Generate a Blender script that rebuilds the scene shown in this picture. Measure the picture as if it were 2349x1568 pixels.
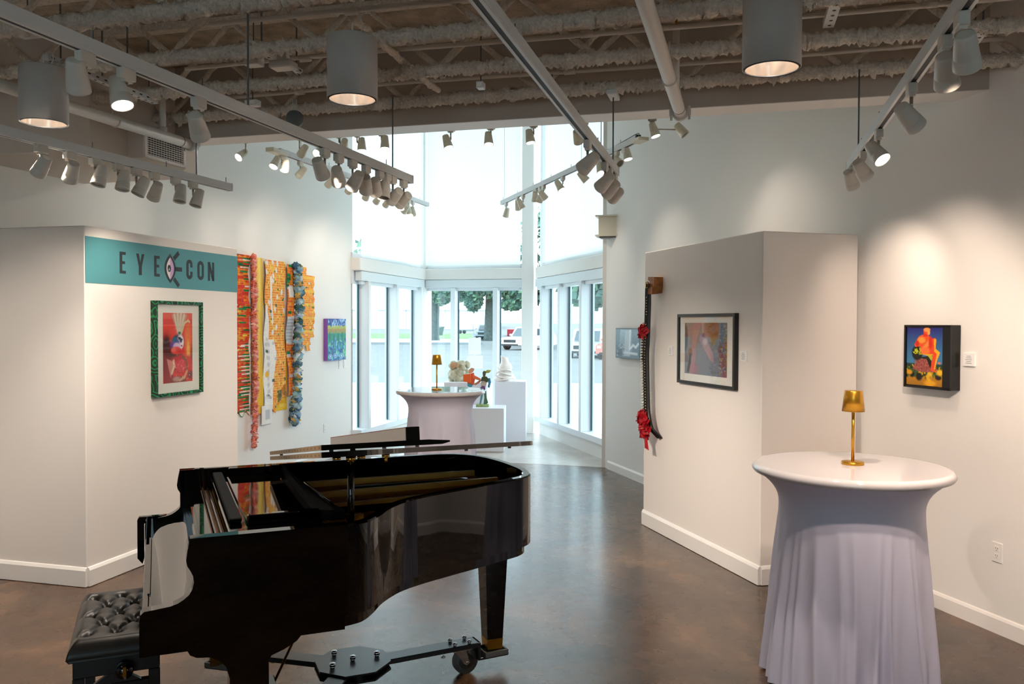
import bpy, bmesh, math, random
import numpy as np
from mathutils import Vector, Matrix
random.seed(7)
rng = np.random.default_rng(11)
for _o in list(bpy.data.objects):
    bpy.data.objects.remove(_o, do_unlink=True)
scene = bpy.context.scene
COL = scene.collection
PI = math.pi

# ---------------------------------------------------------------- camera, sky, exposure
def set_camera():
    f, p, r = 1918.4, 0.02152, 0.00323          # focal length in pixels of a 2349 px wide frame, pitch, roll
    cd = bpy.data.cameras.new('camera')
    cd.sensor_width = 36.0
    cd.lens = f / 2349 * 36
    cd.clip_start = 0.05
    cd.clip_end = 600
    cam = bpy.data.objects.new('camera', cd)
    COL.objects.link(cam)
    cp, sp, cr, sr = math.cos(p), math.sin(p), math.cos(r), math.sin(r)
    right = Vector((cr, sr * sp, sr * cp))
    up = Vector((-sr, cr * sp, cr * cp))
    back = Vector((0, -cp, sp))
    m = Matrix((right, up, back)).transposed().to_4x4()
    m.translation = (0, 0, 1.80)
    cam.matrix_world = m
    scene.camera = cam
set_camera()

SKY_STRENGTH = 2.2
world = bpy.data.worlds.new('overcast_sky')
scene.world = world
world.use_nodes = True
_bg = world.node_tree.nodes['Background']
_bg.inputs['Color'].default_value = (0.74, 0.89, 1.0, 1)
_bg.inputs['Strength'].default_value = SKY_STRENGTH
scene.view_settings.view_transform = 'Standard'
scene.view_settings.look = 'None'
scene.view_settings.gamma = 1.0
scene.view_settings.use_curve_mapping = False
scene.view_settings.exposure = 1.4
scene.cycles.use_denoising = True
scene.cycles.max_bounces = 10
scene.cycles.diffuse_bounces = 5
scene.cycles.glossy_bounces = 5
scene.cycles.transparent_max_bounces = 16
scene.cycles.sample_clamp_indirect = 6.0
scene.cycles.caustics_reflective = False
scene.cycles.caustics_refractive = False
WARM = (1.0, 0.86, 0.73)

# ---------------------------------------------------------------- materials
def lin(h):
    if isinstance(h, str):
        h = h.lstrip('#')
        c = [int(h[i:i + 2], 16) / 255 for i in (0, 2, 4)]
    else:
        c = list(h)
    return tuple((x / 12.92 if x <= 0.04045 else ((x + 0.055) / 1.055) ** 2.4) for x in c)
MATS = {}
def mat(name, color='#ffffff', rough=0.5, metal=0.0, spec=0.5, coat=0.0, noise=None, bump=None, emit=None, ior=None):
    """noise=(scale, amount) varies the colour, bump=(scale, strength, distance) gives fine relief"""
    if name in MATS:
        return MATS[name]
    m = bpy.data.materials.new(name)
    m.use_nodes = True
    nt = m.node_tree
    b = nt.nodes['Principled BSDF']
    c = lin(color)
    b.inputs['Base Color'].default_value = (*c, 1)
    b.inputs['Roughness'].default_value = rough
    b.inputs['Metallic'].default_value = metal
    b.inputs['Specular IOR Level'].default_value = spec
    if ior:
        b.inputs['IOR'].default_value = ior
    if coat:
        b.inputs['Coat Weight'].default_value = coat
        b.inputs['Coat Roughness'].default_value = 0.02
    tc = nt.nodes.new('ShaderNodeTexCoord')
    if noise:
        n = nt.nodes.new('ShaderNodeTexNoise')
        n.inputs['Scale'].default_value = noise[0]
        n.inputs['Detail'].default_value = 5
        nt.links.new(tc.outputs['Object'], n.inputs['Vector'])
        r = nt.nodes.new('ShaderNodeValToRGB')
        a = noise[1]
        r.color_ramp.elements[0].position = 0.3
        r.color_ramp.elements[1].position = 0.7
        r.color_ramp.elements[0].color = (*[max(0, x * (1 - a)) for x in c], 1)
        r.color_ramp.elements[1].color = (*[min(1, x * (1 + a)) for x in c], 1)
        nt.links.new(n.outputs['Fac'], r.inputs['Fac'])
        nt.links.new(r.outputs['Color'], b.inputs['Base Color'])
    if bump:
        n2 = nt.nodes.new('ShaderNodeTexNoise')
        n2.inputs['Scale'].default_value = bump[0]
        n2.inputs['Detail'].default_value = 6
        nt.links.new(tc.outputs['Object'], n2.inputs['Vector'])
        bp = nt.nodes.new('ShaderNodeBump')
        bp.inputs['Strength'].default_value = bump[1]
        bp.inputs['Distance'].default_value = bump[2]
        nt.links.new(n2.outputs['Fac'], bp.inputs['Height'])
        nt.links.new(bp.outputs['Normal'], b.inputs['Normal'])
    if emit:
        b.inputs['Emission Color'].default_value = (*emit[0], 1)
        b.inputs['Emission Strength'].default_value = emit[1]
    MATS[name] = m
    return m

def attr_mat(name, rough=0.6, spec=0.4, bump=None, coat=0):
    m = mat(name, '#808080', rough, spec=spec, bump=bump, coat=coat)
    nt = m.node_tree
    if 'Color Attribute' not in nt.nodes:
        a = nt.nodes.new('ShaderNodeVertexColor')
        a.layer_name = 'Col'
        a.name = 'Color Attribute'
        nt.links.new(a.outputs['Color'], nt.nodes['Principled BSDF'].inputs['Base Color'])
    return m

def glass_mat(name, tint, gloss=0.04):
    m = bpy.data.materials.new(name)
    m.use_nodes = True
    nt = m.node_tree
    nt.nodes.clear()
    out = nt.nodes.new('ShaderNodeOutputMaterial')
    mix = nt.nodes.new('ShaderNodeMixShader')
    tr = nt.nodes.new('ShaderNodeBsdfTransparent')
    gl = nt.nodes.new('ShaderNodeBsdfGlossy')
    fr = nt.nodes.new('ShaderNodeLayerWeight')
    fr.inputs['Blend'].default_value = 0.5
    pw = nt.nodes.new('ShaderNodeMath'); pw.operation = 'POWER'; pw.inputs[1].default_value = 4.0
    mu = nt.nodes.new('ShaderNodeMath'); mu.operation = 'MULTIPLY_ADD'
    mu.inputs[1].default_value = 0.5
    mu.inputs[2].default_value = gloss
    nt.links.new(fr.outputs['Facing'], pw.inputs[0])
    tr.inputs['Color'].default_value = (*tint, 1)
    gl.inputs['Roughness'].default_value = 0.02
    nt.links.new(pw.outputs[0], mu.inputs[0])
    nt.links.new(mu.outputs[0], mix.inputs[0])
    nt.links.new(tr.outputs[0], mix.inputs[1])
    nt.links.new(gl.outputs[0], mix.inputs[2])
    nt.links.new(mix.outputs[0], out.inputs['Surface'])
    MATS[name] = m
    return m

def fabric_shade_mat(name, c, trans):
    m = bpy.data.materials.new(name)
    m.use_nodes = True
    nt = m.node_tree
    nt.nodes.clear()
    out = nt.nodes.new('ShaderNodeOutputMaterial')
    mix = nt.nodes.new('ShaderNodeMixShader')
    d = nt.nodes.new('ShaderNodeBsdfDiffuse')
    t = nt.nodes.new('ShaderNodeBsdfTranslucent')
    d.inputs['Color'].default_value = (*c, 1)
    t.inputs['Color'].default_value = (*c, 1)
    mix.inputs[0].default_value = trans
    nt.links.new(d.outputs[0], mix.inputs[1])
    nt.links.new(t.outputs[0], mix.inputs[2])
    nt.links.new(mix.outputs[0], out.inputs['Surface'])
    MATS[name] = m
    return m

wall_paint = mat('wall_paint', '#eeebe6', 0.75, spec=0.25, bump=(60, 0.05, 0.002))
panel_paint = mat('panel_paint', '#f0e9e2', 0.7, spec=0.25, bump=(50, 0.05, 0.002))
trim_paint = mat('trim_paint', '#f1ede8', 0.45, spec=0.4)
beam_paint_shaded = mat('beam_paint_shaded', '#bfb4a8', 0.8, spec=0.2)  # unlit look of the white beam put into a darker colour
frame_white = mat('window_frame_white', '#dfe4e8', 0.4, spec=0.4)
gasket_dark = mat('gasket_dark', '#1f4650', 0.5)
track_white = mat('track_white', '#d9dcdc', 0.4, spec=0.5)
track_slot = mat('track_slot', '#22282c', 0.6)
head_white = mat('head_white', '#dcd6cb', 0.35, spec=0.5)
head_cream = mat('head_cream', '#e4dfcb', 0.35, spec=0.5)
rod_steel = mat('rod_steel', '#70777c', 0.35, metal=0.8)
lens_lit = mat('lens_lit', '#ffffff', 0.4, emit=((1.0, 0.95, 0.88), 9.0))
lens_dark = mat('lens_dark', '#6a675f', 0.3, spec=0.5)
duct_paint = mat('duct_paint', '#cfc5ba', 0.6, spec=0.3)
pipe_paint = mat('pipe_paint', '#d6d2cb', 0.5, spec=0.4)
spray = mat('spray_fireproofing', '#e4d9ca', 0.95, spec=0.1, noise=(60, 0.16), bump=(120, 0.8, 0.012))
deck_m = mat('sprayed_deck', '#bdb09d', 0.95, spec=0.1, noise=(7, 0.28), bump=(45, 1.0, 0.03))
black_gloss = mat('black_lacquer', '#020202', 0.03, spec=0.5)
black_matte = mat('black_matte', '#050505', 0.75, spec=0.12)
black_satin = mat('black_satin', '#0b0b0c', 0.35)
black_leather = mat('black_leather', '#15130f', 0.38, spec=0.45, bump=(160, 0.15, 0.002))
truck_black = mat('truck_black', '#17181a', 0.32, spec=0.6)
brass = mat('brass', '#c89a3e', 0.22, metal=1.0)
gold_lamp = mat('gold_lamp', '#c8922f', 0.30, metal=0.85, noise=(3, 0.05))
plate_gold = mat('plate_gold', '#d9a548', 0.34, metal=0.3, noise=(9, 0.12))
soundboard = mat('soundboard', '#8a5c2c', 0.45, noise=(6, 0.2))
chrome = mat('chrome', '#cfd3d8', 0.12, metal=1.0)
rubber = mat('rubber_grey', '#55534f', 0.6)
cloth_white = mat('stretch_cloth', '#d4d0e2', 0.55, spec=0.35, bump=(220, 0.04, 0.001))
cloth_top = mat('stretch_cloth_top', '#c6c0c0', 0.06, spec=0.55)
pedestal_white = mat('pedestal_white', '#dcdde4', 0.5)
paper = mat('paper', '#f4f4f2', 0.7)
ink = mat('ink', '#2b3338', 0.6)
teal = mat('teal_vinyl', '#56979d', 0.42, spec=0.35)
plate_white = mat('plastic_white', '#efece6', 0.35)
slot_dark = mat('slot_dark', '#3a3632', 0.6)
black_frame = mat('black_frame', '#0c0b0a', 0.35)
white_mat = mat('mat_board', '#ece7e2', 0.8)
print_gloss = attr_mat('print_gloss', 0.16, 0.5)
print_matte = attr_mat('print_matte', 0.6, 0.3)
paint_thick = attr_mat('paint_thick', 0.55, 0.4, bump=(40, 0.5, 0.004))
textile = attr_mat('textile', 0.75, 0.2, bump=(120, 0.35, 0.003))
pane_glass = glass_mat('window_glass', (0.90, 0.95, 0.95))
picture_glass = glass_mat('picture_glass', (0.98, 0.99, 0.98))
shade_fabric = fabric_shade_mat('shade_fabric', (0.90, 0.91, 0.90), 0.42)
shade_box = mat('shade_cassette_paint', '#dfe6e9', 0.5)
red_rose = mat('red_ribbon', '#b3131f', 0.45, noise=(30, 0.25))
wood = mat('carved_wood', '#a4662f', 0.55, noise=(25, 0.3), bump=(60, 0.4, 0.004))
leather = mat('belt_leather', '#1b1a19', 0.4)
stud_m = mat('stud_metal', '#e3cfae', 0.2, metal=1.0)
clay_white = mat('clay_white', '#e7e0db', 0.6, noise=(14, 0.06), bump=(30, 0.6, 0.01))
clay_grey = mat('clay_glaze', '#b3ad94', 0.35, noise=(16, 0.35), bump=(40, 0.7, 0.01))
malachite = None

# ---------------------------------------------------------------- mesh builder
class MB:
    def __init__(self):
        self.v, self.f, self.m, self.c, self.s = [], [], [], [], []
        self.cur = 0
        self.smooth = False
        self.sharp = False
    def soft(self):
        """smooth shading with crisp corners"""
        self.sharp = True
        return self
    def add(self, verts, faces, M=None, cols=None):
        o = len(self.v)
        if M is not None:
            verts = [M @ Vector(p) for p in verts]
        self.v += [tuple(p) for p in verts]
        if cols is not None:
            self.c += [tuple(c) for c in cols]
        for f in faces:
            self.f.append(tuple(i + o for i in f))
            self.m.append(self.cur)
            self.s.append(self.smooth)
        return self
    def box(self, x0, x1, y0, y1, z0, z1, M=None, bevel=0.0):
        if bevel > 0 and min(abs(x1 - x0), abs(y1 - y0), abs(z1 - z0)) > 2.2 * bevel:
            b = bevel
            vs, idx = [], {}
            for sx in (0, 1):
                for sy in (0, 1):
                    for sz in (0, 1):
                        X, Y, Z = (x0, x1)[sx], (y0, y1)[sy], (z0, z1)[sz]
                        dx, dy, dz = (b, -b)[sx], (b, -b)[sy], (b, -b)[sz]
                        idx[(sx, sy, sz, 'x')] = len(vs); vs.append((X, Y + dy, Z + dz))
                        idx[(sx, sy, sz, 'y')] = len(vs); vs.append((X + dx, Y, Z + dz))
                        idx[(sx, sy, sz, 'z')] = len(vs); vs.append((X + dx, Y + dy, Z))
            fs = []
            I = lambda a, b2, c, k: idx[(a, b2, c, k)]
            for s in (0, 1):
                q = [I(s, 0, 0, 'x'), I(s, 1, 0, 'x'), I(s, 1, 1, 'x'), I(s, 0, 1, 'x')]; fs.append(q if s else q[::-1])
                q = [I(0, s, 0, 'y'), I(1, s, 0, 'y'), I(1, s, 1, 'y'), I(0, s, 1, 'y')]; fs.append(q[::-1] if s else q)
                q = [I(0, 0, s, 'z'), I(1, 0, s, 'z'), I(1, 1, s, 'z'), I(0, 1, s, 'z')]; fs.append(q if s else q[::-1])
            for a in (0, 1):
                for c in (0, 1):
                    q = [I(a, c, 0, 'x'), I(a, c, 0, 'y'), I(a, c, 1, 'y'), I(a, c, 1, 'x')]; fs.append(q if (a != c) else q[::-1])
                    q = [I(a, 0, c, 'x'), I(a, 0, c, 'z'), I(a, 1, c, 'z'), I(a, 1, c, 'x')]; fs.append(q[::-1] if (a != c) else q)
                    q = [I(0, a, c, 'y'), I(0, a, c, 'z'), I(1, a, c, 'z'), I(1, a, c, 'y')]; fs.append(q if (a != c) else q[::-1])
            for a in (0, 1):
                for b2 in (0, 1):
                    for c in (0, 1):
                        q = [I(a, b2, c, 'x'), I(a, b2, c, 'y'), I(a, b2, c, 'z')]
                        fs.append(q if (a + b2 + c) % 2 else q[::-1])
            return self.add(vs, fs, M)
        vs = [(x0, y0, z0), (x1, y0, z0), (x1, y1, z0), (x0, y1, z0), (x0, y0, z1), (x1, y0, z1), (x1, y1, z1), (x0, y1, z1)]
        fs = [(0, 3, 2, 1), (4, 5, 6, 7), (0, 1, 5, 4), (1, 2, 6, 5), (2, 3, 7, 6), (3, 0, 4, 7)]
        return self.add(vs, fs, M)
    def prism(self, pts, z0, z1, M=None, axis='z'):
        n = len(pts)
        area = sum(pts[i][0] * pts[(i + 1) % n][1] - pts[(i + 1) % n][0] * pts[i][1] for i in range(n))
        if area < 0:
            pts = pts[::-1]
        if axis == 'z':
            P = lambda a, b, h: (a, b, h)
        elif axis == 'y':
            P = lambda a, b, h: (a, -h, b)      # (a,b) lie in x,z and the prism runs along -y
        else:
            P = lambda a, b, h: (h, a, b)
        vs = [P(a, b, z0) for a, b in pts] + [P(a, b, z1) for a, b in pts]
        fs = [tuple(range(n))[::-1], tuple(range(n, 2 * n))] + [(i, (i + 1) % n, n + (i + 1) % n, n + i) for i in range(n)]
        return self.add(vs, fs, M)
    def lathe(self, prof, n=24, M=None, cap0=True, cap1=True):
        vs, fs = [], []
        k = len(prof)
        for (r, z) in prof:
            for i in range(n):
                a = 2 * PI * i / n
                vs.append((r * math.cos(a), r * math.sin(a), z))
        for j in range(k - 1):
            for i in range(n):
                fs.append((j * n + i, j * n + (i + 1) % n, (j + 1) * n + (i + 1) % n, (j + 1) * n + i))
        if cap0: fs.append(tuple(range(n))[::-1])
        if cap1: fs.append(tuple(range((k - 1) * n, k * n)))
        return self.add(vs, fs, M)
    def cyl(self, p0, p1, r0, r1=None, n=12, M=None):
        r1 = r0 if r1 is None else r1
        p0, p1 = Vector(p0), Vector(p1)
        d = p1 - p0
        q = d.to_track_quat('Z', 'Y').to_matrix().to_4x4()
        q.translation = p0
        if M is not None: q = M @ q
        return self.lathe([(r0, 0), (r1, d.length)], n, q)
    def tube(self, pts, r, n=8, M=None, cols=None):
        pts = [Vector(p) for p in pts]
        vs, fs, cs = [], [], []
        ref = Vector((0.13, 0.2, 1))
        for i, p in enumerate(pts):
            t = (pts[min(i + 1, len(pts) - 1)] - pts[max(i - 1, 0)]).normalized()
            s = t.cross(ref).normalized()
            u = s.cross(t)
            rr = r[i] if hasattr(r, '__len__') else r
            for k in range(n):
                a = 2 * PI * k / n
                vs.append(p + rr * (math.cos(a) * s + math.sin(a) * u))
        for i in range(len(pts) - 1):
            for k in range(n):
                fs.append((i * n + k, (i + 1) * n + k, (i + 1) * n + (k + 1) % n, i * n + (k + 1) % n))
        fs.append(tuple(range(n)))
        fs.append(tuple(range((len(pts) - 1) * n, len(pts) * n))[::-1])
        return self.add(vs, fs, M, cols)
    def sphere(self, c, r, nu=14, nv=9, M=None, fn=None):
        r = (r, r, r) if not hasattr(r, '__len__') else r
        vs, fs = [], []
        for j in range(nv + 1):
            th = PI * j / nv
            for i in range(nu):
                ph = 2 * PI * i / nu
                d = Vector((math.sin(th) * math.cos(ph), math.sin(th) * math.sin(ph), -math.cos(th)))
                k = fn(d) if fn else 1.0
                vs.append((c[0] + r[0] * d.x * k, c[1] + r[1] * d.y * k, c[2] + r[2] * d.z * k))
        for j in range(nv):
            for i in range(nu):
                fs.append((j * nu + i, j * nu + (i + 1) % nu, (j + 1) * nu + (i + 1) % nu, (j + 1) * nu + i))
        return self.add(vs, fs, M)
    def sm(self, on=True):
        self.smooth = on
        return self
    def use(self, i):
        self.cur = i
        return self
    def mesh(self, name, mats):
        me = bpy.data.meshes.new(name)
        me.from_pydata(self.v, [], self.f)
        if not isinstance(mats, (list, tuple)): mats = [mats]
        for m in mats: me.materials.append(m)
        self.s = [True] * len(self.f) if self.sharp else self.s
        me.polygons.foreach_set('material_index', self.m)
        me.polygons.foreach_set('use_smooth', self.s)
        if self.c and len(self.c) == len(self.v):
            a = me.color_attributes.new('Col', 'FLOAT_COLOR', 'POINT')
            a.data.foreach_set('color', np.array([(c[0], c[1], c[2], 1.0) for c in self.c], dtype=np.float32).ravel())
        if self.sharp: me.set_sharp_from_angle(angle=math.radians(38))
        me.update()
        return me
    def build(self, name, mats, parent=None, label=None, kind=None):
        o = bpy.data.objects.new(name, self.mesh(name, mats))
        COL.objects.link(o)
        if parent is not None: o.parent = parent
        if label: o['label'] = label
        if kind: o['kind'] = kind
        return o

def tag(o, label, cat, group=None, kind=None):
    o['label'] = label
    o['category'] = cat
    if group: o['group'] = group
    if kind: o['kind'] = kind
    return o
def thing(name, label, cat, loc=(0, 0, 0), rz=0.0, group=None):
    o = bpy.data.objects.new(name, None)
    COL.objects.link(o)
    o.empty_display_size = 0.1
    o.location = loc
    o.rotation_euler = (0, 0, rz)
    tag(o, label, cat, group)
    bpy.context.view_layer.update()
    return o
def struct(o):
    o['kind'] = 'structure'
    return o
def sempty(name, loc=(0, 0, 0), rz=0.0):
    o = bpy.data.objects.new(name, None)
    COL.objects.link(o)
    o.location = loc
    o.rotation_euler = (0, 0, rz)
    o['kind'] = 'structure'
    return o
def share(o, parent, loc=None):
    c = o.copy()
    COL.objects.link(c)
    c.parent = parent
    if loc is not None: c.location = loc
    return c

# the two building axes: A runs into the room along the left wall, R along the right wall
def unit(deg): return Vector((math.sin(math.radians(deg)), math.cos(math.radians(deg)), 0))
A = unit(15.0); B = Vector((A.y, -A.x, 0))
R = unit(-16.6); RN = Vector((R.y, -R.x, 0))
ROT_A = math.radians(75.0)              # local x along A, local y into the left wall
ROT_R = math.radians(-73.4)             # local x along -R, local y into the right wall
ROT_B = math.radians(-15.0)             # local x along B, local y along A
LW = Vector((-2.251, 11.808, 0))        # left wall, where the bay window begins
RW = Vector((2.701, 5.358, 0))          # a point on the right wall
BAY = Vector((0.471, 13.831, 0))        # right corner of the window bay
BF = Vector((2.815, 4.975, 0))          # right end of the ceiling beam
def mz(loc, rz): return Matrix.Translation(Vector(loc)) @ Matrix.Rotation(rz, 4, 'Z')
def lw(t, z=0.0, out=0.0): return LW + A * t + B * out + Vector((0, 0, z))
def rw(s, z=0.0, out=0.0): return RW + R * s - RN * out + Vector((0, 0, z))

def smooth_curve(pts, per=6):
    out = []
    P = [Vector((*p, 0)) if len(p) == 2 else Vector(p) for p in pts]
    for i in range(len(P) - 1):
        p0, p1, p2, p3 = P[max(i - 1, 0)], P[i], P[i + 1], P[min(i + 2, len(P) - 1)]
        for k in range(per):
            t = k / per
            out.append(0.5 * ((2 * p1) + (p2 - p0) * t + (2 * p0 - 5 * p1 + 4 * p2 - p3) * t * t + (3 * p1 - p0 - 3 * p2 + p3) * t ** 3))
    out.append(P[-1])
    return out

# ---------------------------------------------------------------- painting of flat prints
class Canvas:
    """a small raster painted in numpy, laid on a grid mesh as a colour attribute (x right, y down, 0..1)"""
    def __init__(self, w, h, bg):
        self.w, self.h = w, h
        self.a = np.ones((h, w, 3)) * np.array(lin(bg))
        self.Y, self.X = np.mgrid[0:h, 0:w]
        self.X = (self.X + .5) / w
        self.Y = (self.Y + .5) / h
    def put(self, mask, col):
        m = mask[..., None]
        self.a = self.a * (1 - m) + np.array(lin(col)) * m
        return self
    def ell(self, cx, cy, rx, ry, col, soft=0.15, rot=0.0, op=1.0):
        x, y = self.X - cx, self.Y - cy
        c, s = math.cos(rot), math.sin(rot)
        d = np.sqrt(((x * c + y * s) / rx) ** 2 + ((-x * s + y * c) / ry) ** 2)
        return self.put(np.clip((1 - d) / max(soft, 1e-3) + .5, 0, 1) * op, col)
    def poly(self, pts, col, op=1.0):
        inside = np.zeros_like(self.X, bool)
        n = len(pts)
        for i in range(n):
            x0, y0 = pts[i]
            x1, y1 = pts[(i + 1) % n]
            if y0 == y1: continue
            cond = ((self.Y > y0) != (self.Y > y1)) & (self.X < (x1 - x0) * (self.Y - y0) / (y1 - y0) + x0)
            inside ^= cond
        return self.put(inside.astype(float) * op, col)
    def grad(self, y0, y1, c0, c1, x0=0, x1=1):
        t = np.clip((self.Y - y0) / (y1 - y0), 0, 1)[..., None]
        g = np.array(lin(c0)) * (1 - t) + np.array(lin(c1)) * t
        m = ((self.Y >= y0) & (self.Y <= y1) & (self.X >= x0) & (self.X <= x1))[..., None]
        self.a = np.where(m, g, self.a)
        return self
    def line(self, pts, wd, col, op=1.0):
        for (x0, y0), (x1, y1) in zip(pts[:-1], pts[1:]):
            dx, dy = x1 - x0, y1 - y0
            t = np.clip(((self.X - x0) * dx + (self.Y - y0) * dy) / (dx * dx + dy * dy + 1e-9), 0, 1)
            asp = self.h / self.w
            d = np.hypot(self.X - x0 - t * dx, (self.Y - y0 - t * dy) * asp)
            self.put(np.clip(1.5 - d / wd, 0, 1) * op, col)
        return self
    def dots(self, n, box, r, cols, ry=None):
        for _ in range(n):
            rr = r * (0.6 + 0.8 * rng.random())
            self.ell(box[0] + (box[2] - box[0]) * rng.random(), box[1] + (box[3] - box[1]) * rng.random(), rr, (ry or r) * (0.6 + 0.8 * rng.random()),
                     cols[int(rng.integers(len(cols)))], 0.5, rng.random() * 3)
        return self
    def grain(self, amt):
        n = rng.normal(0, 1, (self.h, self.w))
        n = (n + np.roll(n, 1, 0) + np.roll(n, 1, 1)) / 1.7
        self.a = np.clip(self.a * (1 + amt * n[..., None]), 0, 1)
        return self

def print_mesh(cv, x0, x1, z0, z1, y, name, m, parent, dy=None, edge=None):
    """lay a canvas on a grid facing -y (towards the room); dy(X,Z) bends it, edge() trims the sides"""
    w, h = cv.w, cv.h
    xs = np.linspace(x0, x1, w)
    zs = np.linspace(z1, z0, h)
    b = MB()
    vs, cs = [], []
    for j in range(h):
        for i in range(w):
            xx, zz = xs[i], zs[j]
            if edge: xx, zz = edge(i / (w - 1), j / (h - 1), xx, zz)
            vs.append((xx, y + (dy(xx, zz) if dy else 0), zz))
            cs.append(cv.a[j, i])
    fs = [(j * w + i, (j + 1) * w + i, (j + 1) * w + i + 1, j * w + i + 1) for j in range(h - 1) for i in range(w - 1)]
    b.smooth = bool(dy)
    b.add(vs, fs, None, cs)
    return b.build(name, m, parent)
# ================================================================ large structure
def floor_mat(name, lo, mid, hi, rough, scale):
    m = bpy.data.materials.new(name)
    m.use_nodes = True
    nt = m.node_tree
    b = nt.nodes['Principled BSDF']
    tc = nt.nodes.new('ShaderNodeTexCoord')
    n1 = nt.nodes.new('ShaderNodeTexNoise'); n1.inputs['Scale'].default_value = scale; n1.inputs['Detail'].default_value = 5; n1.inputs['Roughness'].default_value = 0.62
    n1.inputs['Distortion'].default_value = 0.6
    n2 = nt.nodes.new('ShaderNodeTexNoise'); n2.inputs['Scale'].default_value = scale * 9; n2.inputs['Detail'].default_value = 6
    r1 = nt.nodes.new('ShaderNodeValToRGB')
    r1.color_ramp.elements[0].position = 0.34; r1.color_ramp.elements[0].color = (*lin(lo), 1)
    r1.color_ramp.elements[1].position = 0.68; r1.color_ramp.elements[1].color = (*lin(hi), 1)
    e = r1.color_ramp.elements.new(0.5); e.color = (*lin(mid), 1)
    mx = nt.nodes.new('ShaderNodeMix'); mx.data_type = 'RGBA'; mx.blend_type = 'OVERLAY'; mx.inputs[0].default_value = 0.28
    nt.links.new(tc.outputs['Object'], n1.inputs['Vector']); nt.links.new(tc.outputs['Object'], n2.inputs['Vector'])
    nt.links.new(n1.outputs['Fac'], r1.inputs['Fac'])
    nt.links.new(r1.outputs['Color'], mx.inputs[6]); nt.links.new(n2.outputs['Fac'], mx.inputs[7])
    # scuffs and chips of their own shape
    v = nt.nodes.new('ShaderNodeTexNoise'); v.inputs['Scale'].default_value = scale * 22; v.inputs['Detail'].default_value = 3; v.inputs['Distortion'].default_value = 0.8
    r3 = nt.nodes.new('ShaderNodeValToRGB')
    r3.color_ramp.elements[0].position = 0.735; r3.color_ramp.elements[0].color = (0, 0, 0, 1)
    r3.color_ramp.elements[1].position = 0.80; r3.color_ramp.elements[1].color = (1, 1, 1, 1)
    m2 = nt.nodes.new('ShaderNodeMix'); m2.data_type = 'RGBA'
    nt.links.new(tc.outputs['Object'], v.inputs['Vector']); nt.links.new(v.outputs['Fac'], r3.inputs['Fac'])
    ml = nt.nodes.new('ShaderNodeMath'); ml.operation = 'MULTIPLY'; ml.inputs[1].default_value = 0.10
    nt.links.new(r3.outputs['Color'], ml.inputs[0]); nt.links.new(ml.outputs[0], m2.inputs[0])
    nt.links.new(mx.outputs[2], m2.inputs[6]); m2.inputs[7].default_value = (*lin('#b98a62'), 1)
    nt.links.new(m2.outputs[2], b.inputs['Base Color'])
    mr = nt.nodes.new('ShaderNodeMapRange'); mr.inputs[3].default_value = rough[0] + .04; mr.inputs[4].default_value = rough[1] - .03
    nt.links.new(n2.outputs['Fac'], mr.inputs[0]); nt.links.new(mr.outputs[0], b.inputs['Roughness'])
    bp = nt.nodes.new('ShaderNodeBump'); bp.inputs['Strength'].default_value = 0.02; bp.inputs['Distance'].default_value = 0.002
    nt.links.new(n2.outputs['Fac'], bp.inputs['Height']); nt.links.new(bp.outputs['Normal'], b.inputs['Normal'])
    b.inputs['Specular IOR Level'].default_value = 0.45
    b.inputs['Coat Weight'].default_value = 0.35; b.inputs['Coat Roughness'].default_value = 0.2
    MATS[name] = m
    return m
floor_brown = floor_mat('polished_concrete', '#2f1e0d', '#4f3722', '#765739', (0.20, 0.34), 0.9)
floor_pale = floor_mat('pale_concrete', '#a8a49d', '#bdb9b2', '#cfcbc5', (0.25, 0.42), 0.9)
J0 = Vector((1.123, 10.506, 0))          # floor joint under the bay, parallel to the beam
def along(p, d, t): return p + d * t
fl = MB()
q = [J0 - B * 9, J0 + B * 7, Vector((11, -9, 0)), Vector((-11, -9, 0))]
fl.add([(*p.xy, 0) for p in q] + [(*p.xy, -0.1) for p in q], [(0, 1, 2, 3)[::-1], (0, 1, 5, 4), (1, 2, 6, 5), (2, 3, 7, 6), (3, 0, 4, 7)])
struct(fl.build('floor', floor_brown))
fl = MB()
j1 = J0 + A * 0.012
q = [j1 - B * 9, j1 + B * 7, j1 + B * 7 + A * 5.0, j1 - B * 9 + A * 5.0]
q2 = [j1 - B * 4.2, j1 + B * 0.55, BAY + B * 0.1, BAY - B * 2.2 + A * 0.05, LW - B * 0.05 + A * 0.2]
fl.prism([(p.x, p.y) for p in [j1 - B * 3.2, j1 + B * 0.55, BAY + B * 0.12 + A * 0.1, BAY - B * 2.2 + A * 0.1, LW - B * 0.1]], -0.1, 0.0)
struct(fl.build('floor', floor_pale))

WALL_H = 6.4
def wall_prism(name, p0, p1, nrm, th, z0, z1, m=wall_paint):
    b = MB()
    q = [p0, p1, p1 + nrm * th, p0 + nrm * th]
    b.prism([(p.x, p.y) for p in q], z0, z1)
    return struct(b.build(name, m))
back_y = -5.2
l0 = lw(-(11.808 - back_y) / A.y)
r0 = rw(-(5.358 - back_y) / R.y)
wall_prism('wall_left', l0, lw(0.0), -B, 0.16, 0, WALL_H)
r1 = rw(5.36)                            # pillar at the bay
DOOR = (-7.3, -5.8)
b = MB()
for a_, c_, z_ in ((r0, rw(DOOR[0]), 0), (rw(DOOR[0]), rw(DOOR[1]), 2.6), (rw(DOOR[1]), r1, 0)):
    b.prism([(p.x, p.y) for p in (a_, c_, c_ + RN * .16, a_ + RN * .16)], z_, WALL_H)
struct(b.build('wall_right', wall_paint))
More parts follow.
